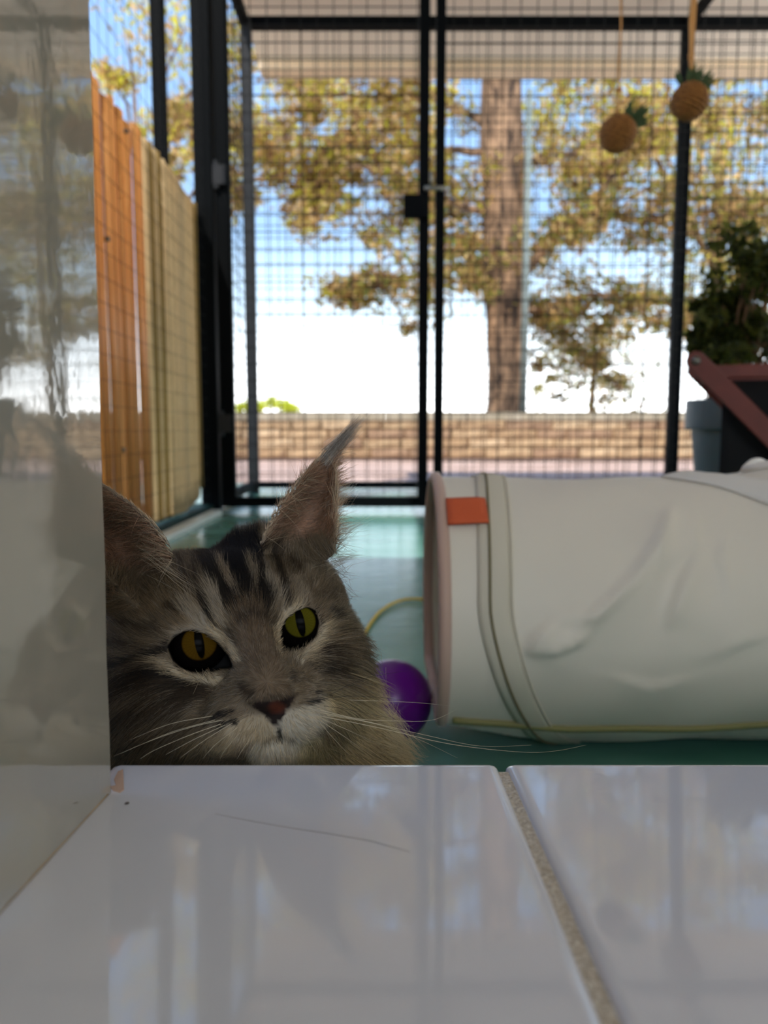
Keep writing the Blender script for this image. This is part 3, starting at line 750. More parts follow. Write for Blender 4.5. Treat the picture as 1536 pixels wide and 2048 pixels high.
# ------------------------------------------------------------------ ball and cord on the floor
bc = at_d(783, 1419, .80); BR_ = 81 / FPX * .80; bc.z = BR_
ball = thing('toy_ball', (bc.x, bc.y, 0), 'purple plastic ball on the floor between the cat and the tunnel', 'ball')
mm = MB(); mm.lathe([(max(1e-4, BR_ * math.sin(a)), BR_ * math.cos(a)) for a in np.linspace(0, math.pi, 28)], bc, 40); mm.build('ball', M['purple'], ball, smooth=True)
mm = MB(); mm.tube([bc + Vector((BR_ * 1.0 * math.cos(a) * math.cos(.5), BR_ * math.sin(a), BR_ * math.cos(a) * math.sin(.5))) for a in np.linspace(0, 2 * math.pi, 48)[:-1]], .0009, 5, closed=True); mm.build('mould_seam', M['purple'], ball, smooth=True)
cp = [(700, 1330), (722, 1280), (742, 1245), (762, 1222), (790, 1205), (820, 1198), (850, 1200), (880, 1212), (905, 1240)]
cpts = [at_z(x, y, .004) for x, y in cp]
fine = []
for i in range(len(cpts) - 1):
    p0, p1, p2, p3 = cpts[max(i - 1, 0)], cpts[i], cpts[i + 1], cpts[min(i + 2, len(cpts) - 1)]
    for k in range(6):
        t = k / 6
        fine.append(.5 * ((2 * p1) + (p2 - p0) * t + (2 * p0 - 5 * p1 + 4 * p2 - p3) * t * t + (3 * p1 - p0 - 3 * p2 + p3) * t ** 3))
tag(MB().tube(fine, .0028, 6).build('string_toy', M['yellow'], smooth=True), 'thin yellow cord curling on the floor beside the tunnel opening', 'cord')
# ------------------------------------------------------------------ the cat
# Modelled in a frame aligned with the optical axis: x right, y away, z up (metres), later turned into the world.
RC = np.array([[1, 0, 0], [0, CP, SP], [0, -SP, CP]])         # rows: axes of that frame -> world offsets below
def to_world(P):
    P = np.asarray(P); x, d, b = P[..., 0], P[..., 1], P[..., 2]
    return np.stack([x, d * CP + b * SP, H - d * SP + b * CP], -1)
def from_world(P):
    P = np.asarray(P, float); x, y, z = P[..., 0], P[..., 1], P[..., 2] - H
    return np.stack([x, y * CP - z * SP, y * SP + z * CP], -1)
def face(px, py, d): return np.array([(px - 768) / FPX * d, d, (1024 - py) / FPX * d])
EL, ER = face(386, 1295, .3325), face(595, 1251, .3475)       # irises
MID = (EL + ER) / 2
ar = (ER - EL) / np.linalg.norm(ER - EL)                      # head axes: across, forward, up
f0 = np.array([0, -1.0, 0]); f0 -= ar * f0.dot(ar); f0 /= np.linalg.norm(f0)
u0 = np.cross(f0, ar)
HP = math.radians(12); af = f0 * math.cos(HP) + u0 * math.sin(HP); au = np.cross(af, ar)
HM = np.stack([ar, af, au])                                   # rows
def hd(r, f, u): return MID + (np.array([r, f, u]) / 1000.0) @ HM

# graded grid: fine round the head, coarse over the body
def axis(lo, a, b, hi, h):
    fine_ = list(np.arange(a, b, h)); s = h; left = []; x = a
    while x > lo: s = min(s * 1.25, .011); x -= s; left.append(x)
    right = []; x = fine_[-1]; s = h
    while x < hi: s = min(s * 1.25, .011); x += s; right.append(x)
    return np.array(left[::-1] + fine_ + right, np.float32)
GXs = axis(-.50, -.150, .025, .06, .0015); GYs = axis(.26, .285, .425, .80, .0015); GZs = axis(-.42, -.125, .050, .07, .0015)
gx, gy, gz = np.meshgrid(GXs, GYs, GZs, indexing='ij')
def ell(c, r, axes=HM):
    """ellipsoid; c in the optical frame, r in metres along the given axes"""
    dx, dy, dz = gx - np.float32(c[0]), gy - np.float32(c[1]), gz - np.float32(c[2])
    k0 = np.float32(0); k1 = np.float32(0)
    for i in range(3):
        q = dx * np.float32(axes[i][0]) + dy * np.float32(axes[i][1]) + dz * np.float32(axes[i][2])
        k0 = k0 + (q / r[i]) ** 2; k1 = k1 + (q / r[i] ** 2) ** 2
    k0 = np.sqrt(k0); return k0 * (k0 - 1) / np.maximum(np.sqrt(k1), 1e-6)
def cap(a, b, ra, rb):
    a = np.asarray(a); b = np.asarray(b); ba = b - a; L2 = float(ba.dot(ba))
    t = np.clip(((gx - a[0]) * ba[0] + (gy - a[1]) * ba[1] + (gz - a[2]) * ba[2]) / L2, 0, 1).astype(np.float32)
    return np.sqrt((gx - a[0] - t * ba[0]) ** 2 + (gy - a[1] - t * ba[1]) ** 2 + (gz - a[2] - t * ba[2]) ** 2) - (ra + (rb - ra) * t)
def smin(a, b, k):
    h = np.clip(.5 + .5 * (b - a) / k, 0, 1); return b + (a - b) * h - k * h * (1 - h)
def smax(a, b, k): return -smin(-a, -b, k)
mmv = lambda *a: tuple(x / 1000 for x in a)
F = ell(hd(0, -42, 9), mmv(43, 44, 37))
for s in (-1, 1):
    F = smin(F, ell(hd(s * 20, -50, 30), mmv(24, 24, 21)), .010)            # crown
    F = smin(F, ell(hd(s * 30, -30, -14), mmv(27, 30, 33)), .012)         # cheeks
    F = smin(F, ell(hd(s * 36, -44, 10), mmv(22, 26, 30)), .012)            # ear roots
    F = smin(F, ell(hd(s * 20, -8, 12), mmv(13, 9, 7)), .008)             # brows
F = smin(F, cap(hd(0, -10, 8), hd(0, 26, -20), .0125, .0082), .010)       # bridge of the nose
F = smin(F, ell(hd(0, 12, -30), mmv(21, 17, 15)), .012)                   # muzzle base
F = smin(F, ell(face(512, 1104, .398), (.013, .012, .0115)), .016)
F = smin(F, ell(hd(0, -8, -42), mmv(31, 28, 20)), .014)                   # jaw
for s in (-1, 1):
    F = smin(F, ell(hd(s * 12.5, 20, -38.5), mmv(15, 12.5, 11)), .0035)     # whisker pads
F = smin(F, ell(hd(0, 12, -51), mmv(15, 13, 9)), .005)                    # chin
F = smin(F, ell(hd(0, 31, -28), mmv(8.2, 6, 5)), .003)                    # nose
# neck, ruff, chest, trunk, limbs, tail (world positions turned into the optical frame)
fw = lambda x, y, z: from_world(np.array([x, y, z]))
WA = np.stack([from_world(np.array(v) + np.array([0, 0, H])) for v in ((1, 0, 0), (0, 1, 0), (0, 0, 1))])
F = smin(F, ell(face(560, 1570, .405), (.058, .050, .062), WA), .02)      # ruff
F = smin(F, ell(face(400, 1500, .400), (.070, .055, .070), WA), .02)
F = smin(F, cap(fw(-.08, .43, .20), fw(-.10, .47, .13), .055, .070), .02)
F = smin(F, cap(fw(-.10, .47, .125), fw(-.30, .63, .115), .070, .078), .03)
F = smin(F, ell(fw(-.33, .60, .085), (.075, .065, .080), WA), .02)        # haunch
F = smin(F, ell(fw(-.27, .70, .085), (.075, .060, .080), WA), .02)
for x, y in ((-.045, .395), (-.135, .400)):
    F = smin(F, cap(fw(x, y + .03, .12), fw(x, y, .05), .026, .019), .015)
    F = smin(F, cap(fw(x, y, .05), fw(x, y - .005, .018), .018, .017), .01)
    F = smin(F, ell(fw(x, y - .02, .014), (.020, .030, .013), WA), .008)
for x, y in ((-.27, .55), (-.20, .66)):
    F = smin(F, ell(fw(x, y, .016), (.022, .050, .015), WA), .01)
F = smin(F, cap(fw(-.36, .69, .07), fw(-.40, .60, .030), .022, .024), .02)
F = smin(F, cap(fw(-.40, .60, .030), fw(-.33, .47, .028), .024, .020), .015)

# almond openings of the eyes and outlines of the ears, as outlines on the face (frame units / depth)
def poly_sd(px, py, poly):
    P = np.array(poly, np.float32); d = np.full(px.shape, 1e9, np.float32); ins = np.zeros(px.shape, bool)
    n = len(P)
    for i in range(n):
        a, b = P[i], P[(i + 1) % n]; e = b - a
        wx, wy = px - a[0], py - a[1]; t = np.clip((wx * e[0] + wy * e[1]) / (e @ e), 0, 1)
        d = np.minimum(d, (wx - t * e[0]) ** 2 + (wy - t * e[1]) ** 2)
        c = (a[1] > py) != (b[1] > py)
        with np.errstate(divide='ignore', invalid='ignore'):
            xi = a[0] + (py - a[1]) / (b[1] - a[1]) * e[0] if b[1] != a[1] else a[0]
        ins ^= c & (px < xi)
    d = np.sqrt(d); return np.where(ins, -d, d)
EYE_L = [(336, 1293), (350, 1274), (368, 1264), (386, 1261), (409, 1268), (435, 1287), (456, 1312), (468, 1338), (455, 1334), (441, 1339), (404, 1345), (370, 1340), (347, 1321)]
EYE_R = [(562, 1261), (572, 1240), (593, 1223), (616, 1215), (630, 1222), (637, 1246), (631, 1272), (607, 1293), (584, 1301), (568, 1303), (563, 1282)]
NOSE = [(500, 1410), (520, 1404), (547, 1401), (570, 1397), (589, 1394), (582, 1412), (570, 1428), (557, 1449), (545, 1449), (530, 1430), (512, 1419)]
gpx = 768 + FPX * gx / gy; gpy = 1024 - FPX * gz / gy
def roi(x0, x1, y0, y1, d0, d1):
    m_ = (gpx > x0) & (gpx < x1) & (gpy > y0) & (gpy < y1) & (gy > d0) & (gy < d1)
    return np.nonzero(m_)
ER_ = .0125
for poly, e, box in ((EYE_L, EL, (310, 495, 1235, 1370)), (EYE_R, ER, (535, 665, 1190, 1330))):
    I = roi(*box, e[1] - .03, e[1] + .03)
    ce = e + np.array([0, ER_ - .001, 0])
    lid = np.sqrt((gx[I] - ce[0]) ** 2 + (gy[I] - ce[1]) ** 2 + (gz[I] - ce[2]) ** 2) - (ER_ + .0016)
    v = smin(F[I], lid, .006)
    sd = poly_sd(gpx[I], gpy[I], poly) / FPX * e[1]
    cut = np.maximum(sd, gy[I] - (e[1] + .013))
    F[I] = smax(v, -cut, .0012)
# ears: curved sheets, hollow towards the viewer
EAR_R = [(516, 1092), (530, 1052), (560, 1000), (600, 948), (638, 912), (664, 895), (673, 925), (677, 980), (675, 1040), (672, 1112), (600, 1150), (545, 1130)]
EAR_L = [(356, 1118), (336, 1076), (304, 1038), (264, 1002), (222, 974), (180, 952), (140, 940), (122, 1000), (128, 1090), (160, 1170), (230, 1230), (310, 1190)]
def ear_depth_r(x, y):
    t = np.clip((x - (520 + (1092 - y) * .62)) / np.maximum(12, (677 - (520 + (1092 - y) * .62))), -.2, 1.2)
    return .366 + .022 * np.clip(1 - (2 * t - .9) ** 2, -.5, 1) * np.clip((y - 890) / 120, .15, 1) + .00005 * (1000 - y)
def ear_depth_l(x, y):
    t = np.clip((352 - (1122 - y) * .95 - x) / 150, -.2, 1.2)
    return .338 + .022 * np.clip(1 - (2 * t - .9) ** 2, -.6, 1) * np.clip((y - 930) / 120, .2, 1) + .00004 * (1000 - y) + .00030 * np.maximum(0, y - 1100)
for poly, fn, box in ((EAR_R, ear_depth_r, (500, 700, 880, 1170)), (EAR_L, ear_depth_l, (100, 375, 930, 1250))):
    I = roi(*box, .30, .42)
    X, Y = gpx[I], gpy[I]
    sd = poly_sd(X, Y, poly) / FPX * .37
    sheet = np.abs(gy[I] - fn(X, Y)) - .0016
    F[I] = smin(F[I], smax(sd, sheet, .0012), .005)

def surface_nets(F, ax, ay, az):
    s = F < 0
    c = [s[i:F.shape[0] - 1 + i, j:F.shape[1] - 1 + j, k:F.shape[2] - 1 + k] for i in (0, 1) for j in (0, 1) for k in (0, 1)]
    tot = sum(x.astype(np.int8) for x in c); act = (tot > 0) & (tot < 8)
    I, J, K = np.nonzero(act); n = len(I)
    idx = np.full(act.shape, -1, np.int64); idx[I, J, K] = np.arange(n)
    acc = np.zeros((n, 3)); cnt = np.zeros(n)
    cor = [(0, 0, 0), (0, 0, 1), (0, 1, 0), (0, 1, 1), (1, 0, 0), (1, 0, 1), (1, 1, 0), (1, 1, 1)]
    for a in range(8):
        for b_ in range(a + 1, 8):
            ca, cb = cor[a], cor[b_]
            if sum(abs(p - q) for p, q in zip(ca, cb)) != 1: continue
            va = F[I + ca[0], J + ca[1], K + ca[2]]; vb = F[I + cb[0], J + cb[1], K + cb[2]]
            mk = (va < 0) != (vb < 0); t = np.where(mk, va / np.where(mk, va - vb, 1), 0)
            pa = np.stack([ax[I + ca[0]], ay[J + ca[1]], az[K + ca[2]]], 1); pb = np.stack([ax[I + cb[0]], ay[J + cb[1]], az[K + cb[2]]], 1)
            acc += np.where(mk[:, None], pa + (pb - pa) * t[:, None], 0); cnt += mk
    V = acc / cnt[:, None]
    Q = []
    for axis_ in range(3):
        a = [slice(None)] * 3; b_ = [slice(None)] * 3; a[axis_] = slice(0, -1); b_[axis_] = slice(1, None)
        ch_ = s[tuple(a)] != s[tuple(b_)]; flip = s[tuple(a)]
        o1, o2 = [(1, 2), (2, 0), (0, 1)][axis_]
        P = np.argwhere(ch_)
        P = P[(P[:, o1] > 0) & (P[:, o2] > 0) & (P[:, o1] < F.shape[o1] - 1) & (P[:, o2] < F.shape[o2] - 1)]
        fl = flip[P[:, 0], P[:, 1], P[:, 2]]
        def cell(d1, d2):
            q = P.copy(); q[:, o1] -= d1; q[:, o2] -= d2; return idx[q[:, 0], q[:, 1], q[:, 2]]
        q = np.stack([cell(1, 1), cell(0, 1), cell(0, 0), cell(1, 0)], 1)
        q[~fl] = q[~fl][:, ::-1]; Q.append(q)
    return V, np.concatenate(Q)
V, Q = surface_nets(F, GXs, GYs, GZs)
T3 = np.concatenate([Q[:, [0, 1, 2]], Q[:, [0, 2, 3]]])
for _ in range(2):                                           # light smoothing
    acc = np.zeros_like(V); cnt = np.zeros(len(V))
    for i in range(4):
        a, b_ = Q[:, i], Q[:, (i + 1) % 4]
        np.add.at(acc, a, V[b_]); np.add.at(cnt, a, 1)
        np.add.at(acc, b_, V[a]); np.add.at(cnt, b_, 1)
    V = V * .5 + acc / cnt[:, None] * .5
fn_ = np.cross(V[T3[:, 1]] - V[T3[:, 0]], V[T3[:, 2]] - V[T3[:, 0]])
area = np.linalg.norm(fn_, axis=1) / 2
VN = np.zeros_like(V)
for i in range(3): np.add.at(VN, T3[:, i], fn_)
VN /= np.maximum(np.linalg.norm(VN, axis=1), 1e-12)[:, None]

# ---- coat markings: strokes and patches on the face chart
def chart(P): return 768 + FPX * P[:, 0] / P[:, 1], 1024 - FPX * P[:, 2] / P[:, 1]
L3 = lambda r, g, b: np.array(lin(r, g, b)[:3])
BASE, DARK, BRN, PALE, CREAM, WHITE = L3(142, 128, 108), L3(22, 20, 22), L3(70, 58, 46), L3(190, 180, 164), L3(216, 202, 176), L3(222, 214, 196)
EARC = L3(192, 156, 134)
def seg_d(x, y, pts):
    d = np.full(x.shape, 1e9); P = np.array(pts, float)
    for i in range(len(P) - 1):
        a, b_ = P[i], P[i + 1]; e = b_ - a; wx, wy = x - a[0], y - a[1]
        t = np.clip((wx * e[0] + wy * e[1]) / (e @ e), 0, 1); d = np.minimum(d, np.hypot(wx - t * e[0], wy - t * e[1]))
    return d
MARKS = [   # (points, half width, softness, colour, strength)
    # pale grounds
    ([(250, 1180), (330, 1200), (380, 1240)], 45, 40, L3(160, 142, 116), .6),
    ([(690, 1230), (715, 1290), (700, 1340)], 26, 26, L3(150, 140, 116), .7),
    ([(373, 1212), (398, 1236), (416, 1254)], 15, 10, PALE, .95),
    ([(590, 1172), (606, 1190)], 14, 12, PALE, .8), ([(640, 1130), (660, 1180)], 26, 24, L3(150, 136, 114), .6),
    # dark forehead
    ([(455, 1078), (468, 1110), (478, 1150), (492, 1190), (505, 1222)], 31, 9, DARK, .97),
    ([(476, 1080), (478, 1116)], 46, 14, DARK, .92),
    ([(420, 1085), (415, 1120), (425, 1155), (446, 1174), (462, 1212)], 16, 8, DARK, .9),
    ([(510, 1085), (518, 1130), (526, 1175), (535, 1212)], 14, 8, DARK, .92),
    ([(545, 1098), (560, 1140), (568, 1175), (575, 1212)], 7, 6, DARK, .8),
    ([(540, 1095), (580, 1125), (600, 1150)], 8, 8, BRN, .7),
    ([(400, 1100), (392, 1150), (402, 1185), (416, 1208)], 8, 7, BRN, .75),
    ([(414, 1202), (421, 1228), (429, 1250)], 6, 4, DARK, .95),
    ([(360, 1115), (372, 1160), (385, 1190)], 6, 8, BRN, .6),
    # pale streaks on it
    ([(441, 1131), (456, 1158), (472, 1184)], 6.5, 4, L3(170, 156, 138), .95),
    ([(424, 1182), (434, 1212), (446, 1246)], 11, 5, PALE, 1),
    ([(503, 1126), (508, 1150), (514, 1180)], 5.5, 4, L3(160, 148, 130), .95),
    ([(540, 1155), (549, 1182), (562, 1214)], 8, 4, PALE, .97),
    # bridge and cheeks
    ([(500, 1235), (512, 1290), (530, 1340), (545, 1385)], 34, 16, L3(132, 114, 94), .85),
    ([(480, 1240), (500, 1228), (530, 1235), (545, 1250)], 9, 9, DARK, .55),
    ([(464, 1262), (470, 1290)], 6, 8, BRN, .6),
    ([(487, 1372), (502, 1384)], 11, 9, BRN, .9), ([(583, 1344), (588, 1362)], 5, 6, BRN, .8),
    ([(225, 1330), (300, 1312), (336, 1294)], 8, 7, DARK, .85),
    ([(225, 1365), (300, 1345), (345, 1362), (408, 1384)], 17, 12, BRN, .95),
    ([(300, 1336), (350, 1352), (380, 1366)], 7, 6, DARK, .8),
    ([(225, 1420), (300, 1400), (380, 1402)], 16, 14, BRN, .75),
    ([(225, 1470), (300, 1450), (380, 1452)], 10, 14, BRN, .6),
    ([(240, 1250), (290, 1262), (330, 1258)], 7, 8, BRN, .6), ([(225, 1290), (270, 1290)], 8, 8, BRN, .6),
    ([(340, 1222), (362, 1226)], 8, 8, BRN, .7),
    ([(646, 1290), (652, 1310), (660, 1334)], 13, 9, BRN, .95), ([(632, 1330), (640, 1337)], 8, 6, DARK, .8),
    ([(662, 1222), (672, 1232)], 7, 6, DARK, .8), ([(685, 1260), (700, 1300)], 7, 8, BRN, .7), ([(668, 1356), (700, 1340), (730, 1320)], 7, 7, BRN, .7),
    ([(640, 1190), (690, 1200), (720, 1240)], 7, 9, BRN, .55),
    # white round the eyes
    ([(345, 1268), (385, 1254), (420, 1262)], 6, 5, PALE, .7),
    ([(432, 1264), (458, 1288), (474, 1318)], 8.5, 5, CREAM, 1),
    ([(318, 1318), (362, 1350), (400, 1358), (432, 1364)], 6.5, 5, CREAM, 1),
    ([(432, 1352), (446, 1362)], 6, 5, CREAM, .9),
    ([(600, 1213), (574, 1226), (554, 1262), (560, 1292), (570, 1308)], 6, 3.5, CREAM, 1),
    ([(652, 1250), (642, 1280), (618, 1304), (606, 1318)], 8.5, 6, CREAM, 1), ([(588, 1308), (606, 1320)], 6, 5, CREAM, .9),
    # muzzle, chin and chest
    ([(470, 1462), (520, 1455), (545, 1468)], 26, 20, CREAM, .85), ([(400, 1480), (450, 1490)], 20, 24, L3(176, 160, 128), .7),
    ([(580, 1450), (620, 1440), (640, 1420)], 30, 14, WHITE, .95), ([(625, 1370), (640, 1400)], 12, 10, PALE, .8),
    ([(520, 1510), (580, 1505), (620, 1490)], 24, 12, WHITE, .9),
    ([(700, 1390), (720, 1450), (700, 1520), (780, 1500)], 52, 26, L3(218, 204, 168), .95), ([(640, 1520), (700, 1560), (560, 1580)], 46, 20, L3(210, 196, 160), .95),
    ([(438, 1429), (446, 1427)], 6, 4, DARK, .95), ([(458, 1424), (464, 1423)], 4, 4, DARK, .9), ([(441, 1449), (447, 1447)], 6, 4, DARK, .95), ([(466, 1443), (472, 1441)], 6, 4, DARK, .95), ([(420, 1440), (426, 1438)], 4, 4, DARK, .8),
    ([(629, 1385), (633, 1383)], 4, 4, DARK, .9), ([(617, 1406), (622, 1403)], 5, 4, DARK, .9), ([(631, 1400), (636, 1397)], 4.5, 4, DARK, .9), ([(648, 1388), (650, 1386)], 3, 3, DARK, .7),
    ([(556, 1450), (559, 1474)], 2.2, 2, DARK, .9), ([(530, 1483), (545, 1478), (560, 1473), (575, 1476), (586, 1480)], 2, 3, BRN, .5),
    ([(500, 1405), (545, 1396), (590, 1389)], 4, 4, BRN, .7),
]
def hloc_x(P): return (P - MID) @ ar * 1000
def coat(P, jit=None):
    x, y = chart(P)
    if jit is not None: x = x + jit[:, 0]; y = y + jit[:, 1]
    w = from_world_inv = to_world(P)
    st_ = .5 + .5 * np.sin(w[:, 0] * 260 + 3 * np.sin(w[:, 2] * 45) + w[:, 1] * 70)
    C_ = BASE[None] * (1 - .0 * st_[:, None])
    body = np.clip((w[:, 1] - .42) / .03, 0, 1)[:, None]
    C_ = C_ * (1 - body) + body * (BASE * .8 + (DARK - BASE * .8) * (np.clip(st_ * 2 - .7, 0, 1))[:, None])
    top = np.clip((1078 - y) / 25, 0, 1)[:, None] * .35 * (np.abs(hloc_x(P)) < 26)[:, None]
    C_ = C_ * (1 - top) + DARK * 1.6 * top
    for pts, hw_, so, c, a in MARKS:
        if hw_ < 7 and so <= 4: hw_ = hw_ + 1.5
        k = np.clip((hw_ + so * .5 - seg_d(x, y, pts)) / so, 0, 1); k = (k * k * (3 - 2 * k) * a)[:, None]
        C_ = C_ * (1 - k) + c * k
    nape = (np.clip((P[:, 1] - .386) / .006, 0, 1) * np.clip((1088 - y) / 12, 0, 1))[:, None] * .85
    C_ = C_ * (1 - nape) + BASE * .75 * nape
    for poly, fn, sgn in ((EAR_R, ear_depth_r, 1), (EAR_L, ear_depth_l, -1)):
        sd = poly_sd(x.astype(np.float32), y.astype(np.float32), poly)
        ya = 1098 if sgn > 0 else 1150
        inside = (sd < 2) & (P[:, 1] > fn(x, y) - .006) & (P[:, 1] < fn(x, y) + .0008) & (y < ya)
        k = (inside * np.clip((ya - y) / 30, 0, 1) * np.clip((2 - sd) / 8, 0, 1) * .9)[:, None]
        C_ = C_ * (1 - k) + EARC * k
        rim = ((sd > -9) & (sd < 3) & (np.abs(P[:, 1] - fn(x, y)) < .006) & (y < ya - 10))[:, None] * .8
        C_ = C_ * (1 - rim) + L3(222, 208, 186) * rim
    for poly, w_ in ((EYE_L, 5), (EYE_R, 5)):
        sd = poly_sd(x.astype(np.float32), y.astype(np.float32), poly)
        k = (np.clip((3.2 - sd) / 3, 0, 1) * (P[:, 1] < .37))[:, None]; C_ = C_ * (1 - k) + L3(10, 8, 8) * k
    return C_
def nose_mask(P):
    x, y = chart(P); return poly_sd(x.astype(np.float32), y.astype(np.float32), NOSE)

catt = thing('cat', tuple(to_world(np.array([-.06, .40, 0])) * np.array([1, 1, 0])), 'silver tabby long-haired cat peering over the tiled sill with yellow-green eyes', 'cat')
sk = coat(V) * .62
nm = nose_mask(V); xx, yy = chart(V); k = np.clip((1.5 - nm) / 2, 0, 1)[:, None] * (V[:, 1] < .325)[:, None]
nc = L3(28, 18, 16) + (L3(100, 50, 32) - L3(28, 18, 16)) * np.clip(1 - np.hypot((xx - 553) / 20, (yy - 1415) / 14), 0, 1)[:, None] ** .7
sk = sk * (1 - k) + nc * k
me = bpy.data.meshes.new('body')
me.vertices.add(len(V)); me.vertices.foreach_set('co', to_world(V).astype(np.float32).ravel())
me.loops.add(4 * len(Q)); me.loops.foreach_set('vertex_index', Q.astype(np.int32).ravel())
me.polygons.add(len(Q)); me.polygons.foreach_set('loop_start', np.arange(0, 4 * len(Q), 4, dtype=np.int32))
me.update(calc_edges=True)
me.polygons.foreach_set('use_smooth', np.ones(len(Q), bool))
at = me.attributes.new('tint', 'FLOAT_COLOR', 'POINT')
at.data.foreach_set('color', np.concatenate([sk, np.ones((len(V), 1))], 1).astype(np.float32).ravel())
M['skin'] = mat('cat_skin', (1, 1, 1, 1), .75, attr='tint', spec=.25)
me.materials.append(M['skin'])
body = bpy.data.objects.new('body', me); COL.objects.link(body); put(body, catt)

# ---- eyes
def eye_material(name, iris, iris2):
    m_ = bpy.data.materials.new(name); m_.use_nodes = True; n = m_.node_tree.nodes; l = m_.node_tree.links; b_ = n['Principled BSDF']
    a_ = n.new('ShaderNodeAttribute'); a_.attribute_name = 'tint'; l.new(a_.outputs['Color'], b_.inputs['Base Color'])
    b_.inputs['Roughness'].default_value = .2; b_.inputs['Specular IOR Level'].default_value = .02
    return m_
def eyeball(e, iris, iris2, look, rir, label):
    ce = e + np.array([0, ER_ - .001, 0]); ce = ce + (e - ce) * 0
    n1, n2 = 96, 96
    tgt = np.array([0, 0, 0.0]); zf = (tgt - ce); zf = zf / np.linalg.norm(zf)
    zf = -ce / np.linalg.norm(ce) if look is None else look
    xr = np.cross(zf, au); xr /= np.linalg.norm(xr); xr = -xr if xr[0] < 0 else xr; yu = np.cross(xr, zf); yu = -yu if yu[2] < 0 else yu
    m_ = MB(); cols = []
    vs = []
    for i in range(n1 + 1):
        th = math.pi * .62 * i / n1
        for j in range(n2):
            ph = 2 * math.pi * j / n2
            a_, b_, c_ = math.sin(th) * math.cos(ph), math.sin(th) * math.sin(ph), math.cos(th)
            vs.append(ce + ER_ * (xr * a_ + yu * b_ + zf * c_))
            rx, ry = a_ * ER_, b_ * ER_; rr = math.hypot(rx, ry)
            if rr < rir:
                t = rr / rir
                slit = (rx / .00185) ** 2 + (ry / .0066) ** 2 if c_ > 0 else 9
                rays = .88 + .12 * math.sin(ph * 37) * math.sin(ph * 11 + 1)
                c = np.array(iris) * (1 - t) + np.array(iris2) * t; c = c * rays
                if t > .90: c = c * (1 - (t - .90) / .10 * .85)
                if slit < 1: c = np.array([.002, .002, .002])
                elif slit < 1.35: c = c * ((slit - 1) / .35 * .7 + .3)
            else: c = np.array([.004, .003, .003])
            cols.append(c)
    W_ = to_world(np.array(vs))
    m_.v = [tuple(p) for p in W_]
    for i in range(n1):
        for j in range(n2):
            m_.f.append((i * n2 + j, i * n2 + (j + 1) % n2, (i + 1) * n2 + (j + 1) % n2, (i + 1) * n2 + j))
    o = m_.build('eye', M['eye'], catt, smooth=True)
    a_ = o.data.attributes.new('tint', 'FLOAT_COLOR', 'POINT')
    a_.data.foreach_set('color', np.concatenate([np.array(cols), np.ones((len(cols), 1))], 1).astype(np.float32).ravel())
    o['label'] = label
    return o
M['eye'] = eye_material('cat_eye', None, None)
eyeball(EL, L3(84, 63, 15)[:3], L3(92, 68, 17)[:3], None, .0076, 'amber eye with slit pupil')
eyeball(ER, L3(82, 78, 19)[:3], L3(90, 86, 22)[:3], None, .0071, 'yellow-green eye with slit pupil')

# ---- fur
def fur(name, roots, dirs, lens, cols, rad, npt=6, bend=None, parent=None, tipdark=None):
    n = len(roots); hc = bpy.data.hair_curves.new(name); hc.add_curves([npt] * n)
    t = np.linspace(0, 1, npt)[None, :, None]
    P = roots[:, None] + dirs[:, None] * lens[:, None, None] * t
    if bend is not None: P = P + bend[:, None] * lens[:, None, None] * t * t
    hc.position_data.foreach_set('vector', to_world(P).astype(np.float32).ravel())
    rr = np.broadcast_to(rad[:, None] * (1 - .8 * t[0, :, 0][None] ** 1.5), (n, npt))
    ra = hc.attributes.get('radius') or hc.attributes.new('radius', 'FLOAT', 'POINT')
    ra.data.foreach_set('value', rr.astype(np.float32).ravel())
    ca = hc.attributes.new('tint', 'FLOAT_COLOR', 'CURVE')
    ca.data.foreach_set('color', np.concatenate([cols, np.ones((n, 1))], 1).astype(np.float32).ravel())
    o = bpy.data.objects.new(name, hc); COL.objects.link(o); hc.materials.append(M['fur'])
    put(o, parent or body); o['kind'] = 'stuff'
    return o
def fur_material():
    m_ = bpy.data.materials.new('cat_fur'); m_.use_nodes = True; n = m_.node_tree.nodes; l = m_.node_tree.links
    b_ = n['Principled BSDF']; a_ = n.new('ShaderNodeAttribute'); a_.attribute_name = 'tint'
    l.new(a_.outputs['Color'], b_.inputs['Base Color']); b_.inputs['Roughness'].default_value = .55; b_.inputs['Specular IOR Level'].default_value = .35
    tr = n.new('ShaderNodeBsdfTranslucent'); l.new(a_.outputs['Color'], tr.inputs[0]); mx = n.new('ShaderNodeMixShader'); mx.inputs[0].default_value = .3
    l.new(b_.outputs[0], mx.inputs[1]); l.new(tr.outputs[0], mx.inputs[2]); l.new(mx.outputs[0], n['Material Output'].inputs[0])
    return m_
M['fur'] = fur_material()
cen_ = V[T3].mean(1); cx_, cy_ = chart(cen_)
vis = (cen_[:, 1] < .43) & (cx_ > 150) & (cx_ < 900) & (cy_ < 1600)
N1 = 100000
wgt = area * np.where(vis, 1.0, .035); wgt *= np.where(vis & ((fn_ * cen_).sum(1) > 0), .35, 1)   # fewer on the far side of the head
ti = RNG.choice(len(T3), N1, p=wgt / wgt.sum())
r1, r2 = RNG.random(N1), RNG.random(N1); sq = np.sqrt(r1)
bc_ = np.stack([1 - sq, sq * (1 - r2), sq * r2], 1)
R0 = (V[T3[ti]] * bc_[:, :, None]).sum(1); Nn = (VN[T3[ti]] * bc_[:, :, None]).sum(1); Nn /= np.linalg.norm(Nn, axis=1)[:, None]
x, y = chart(R0)
f32 = lambda a: a.astype(np.float32)
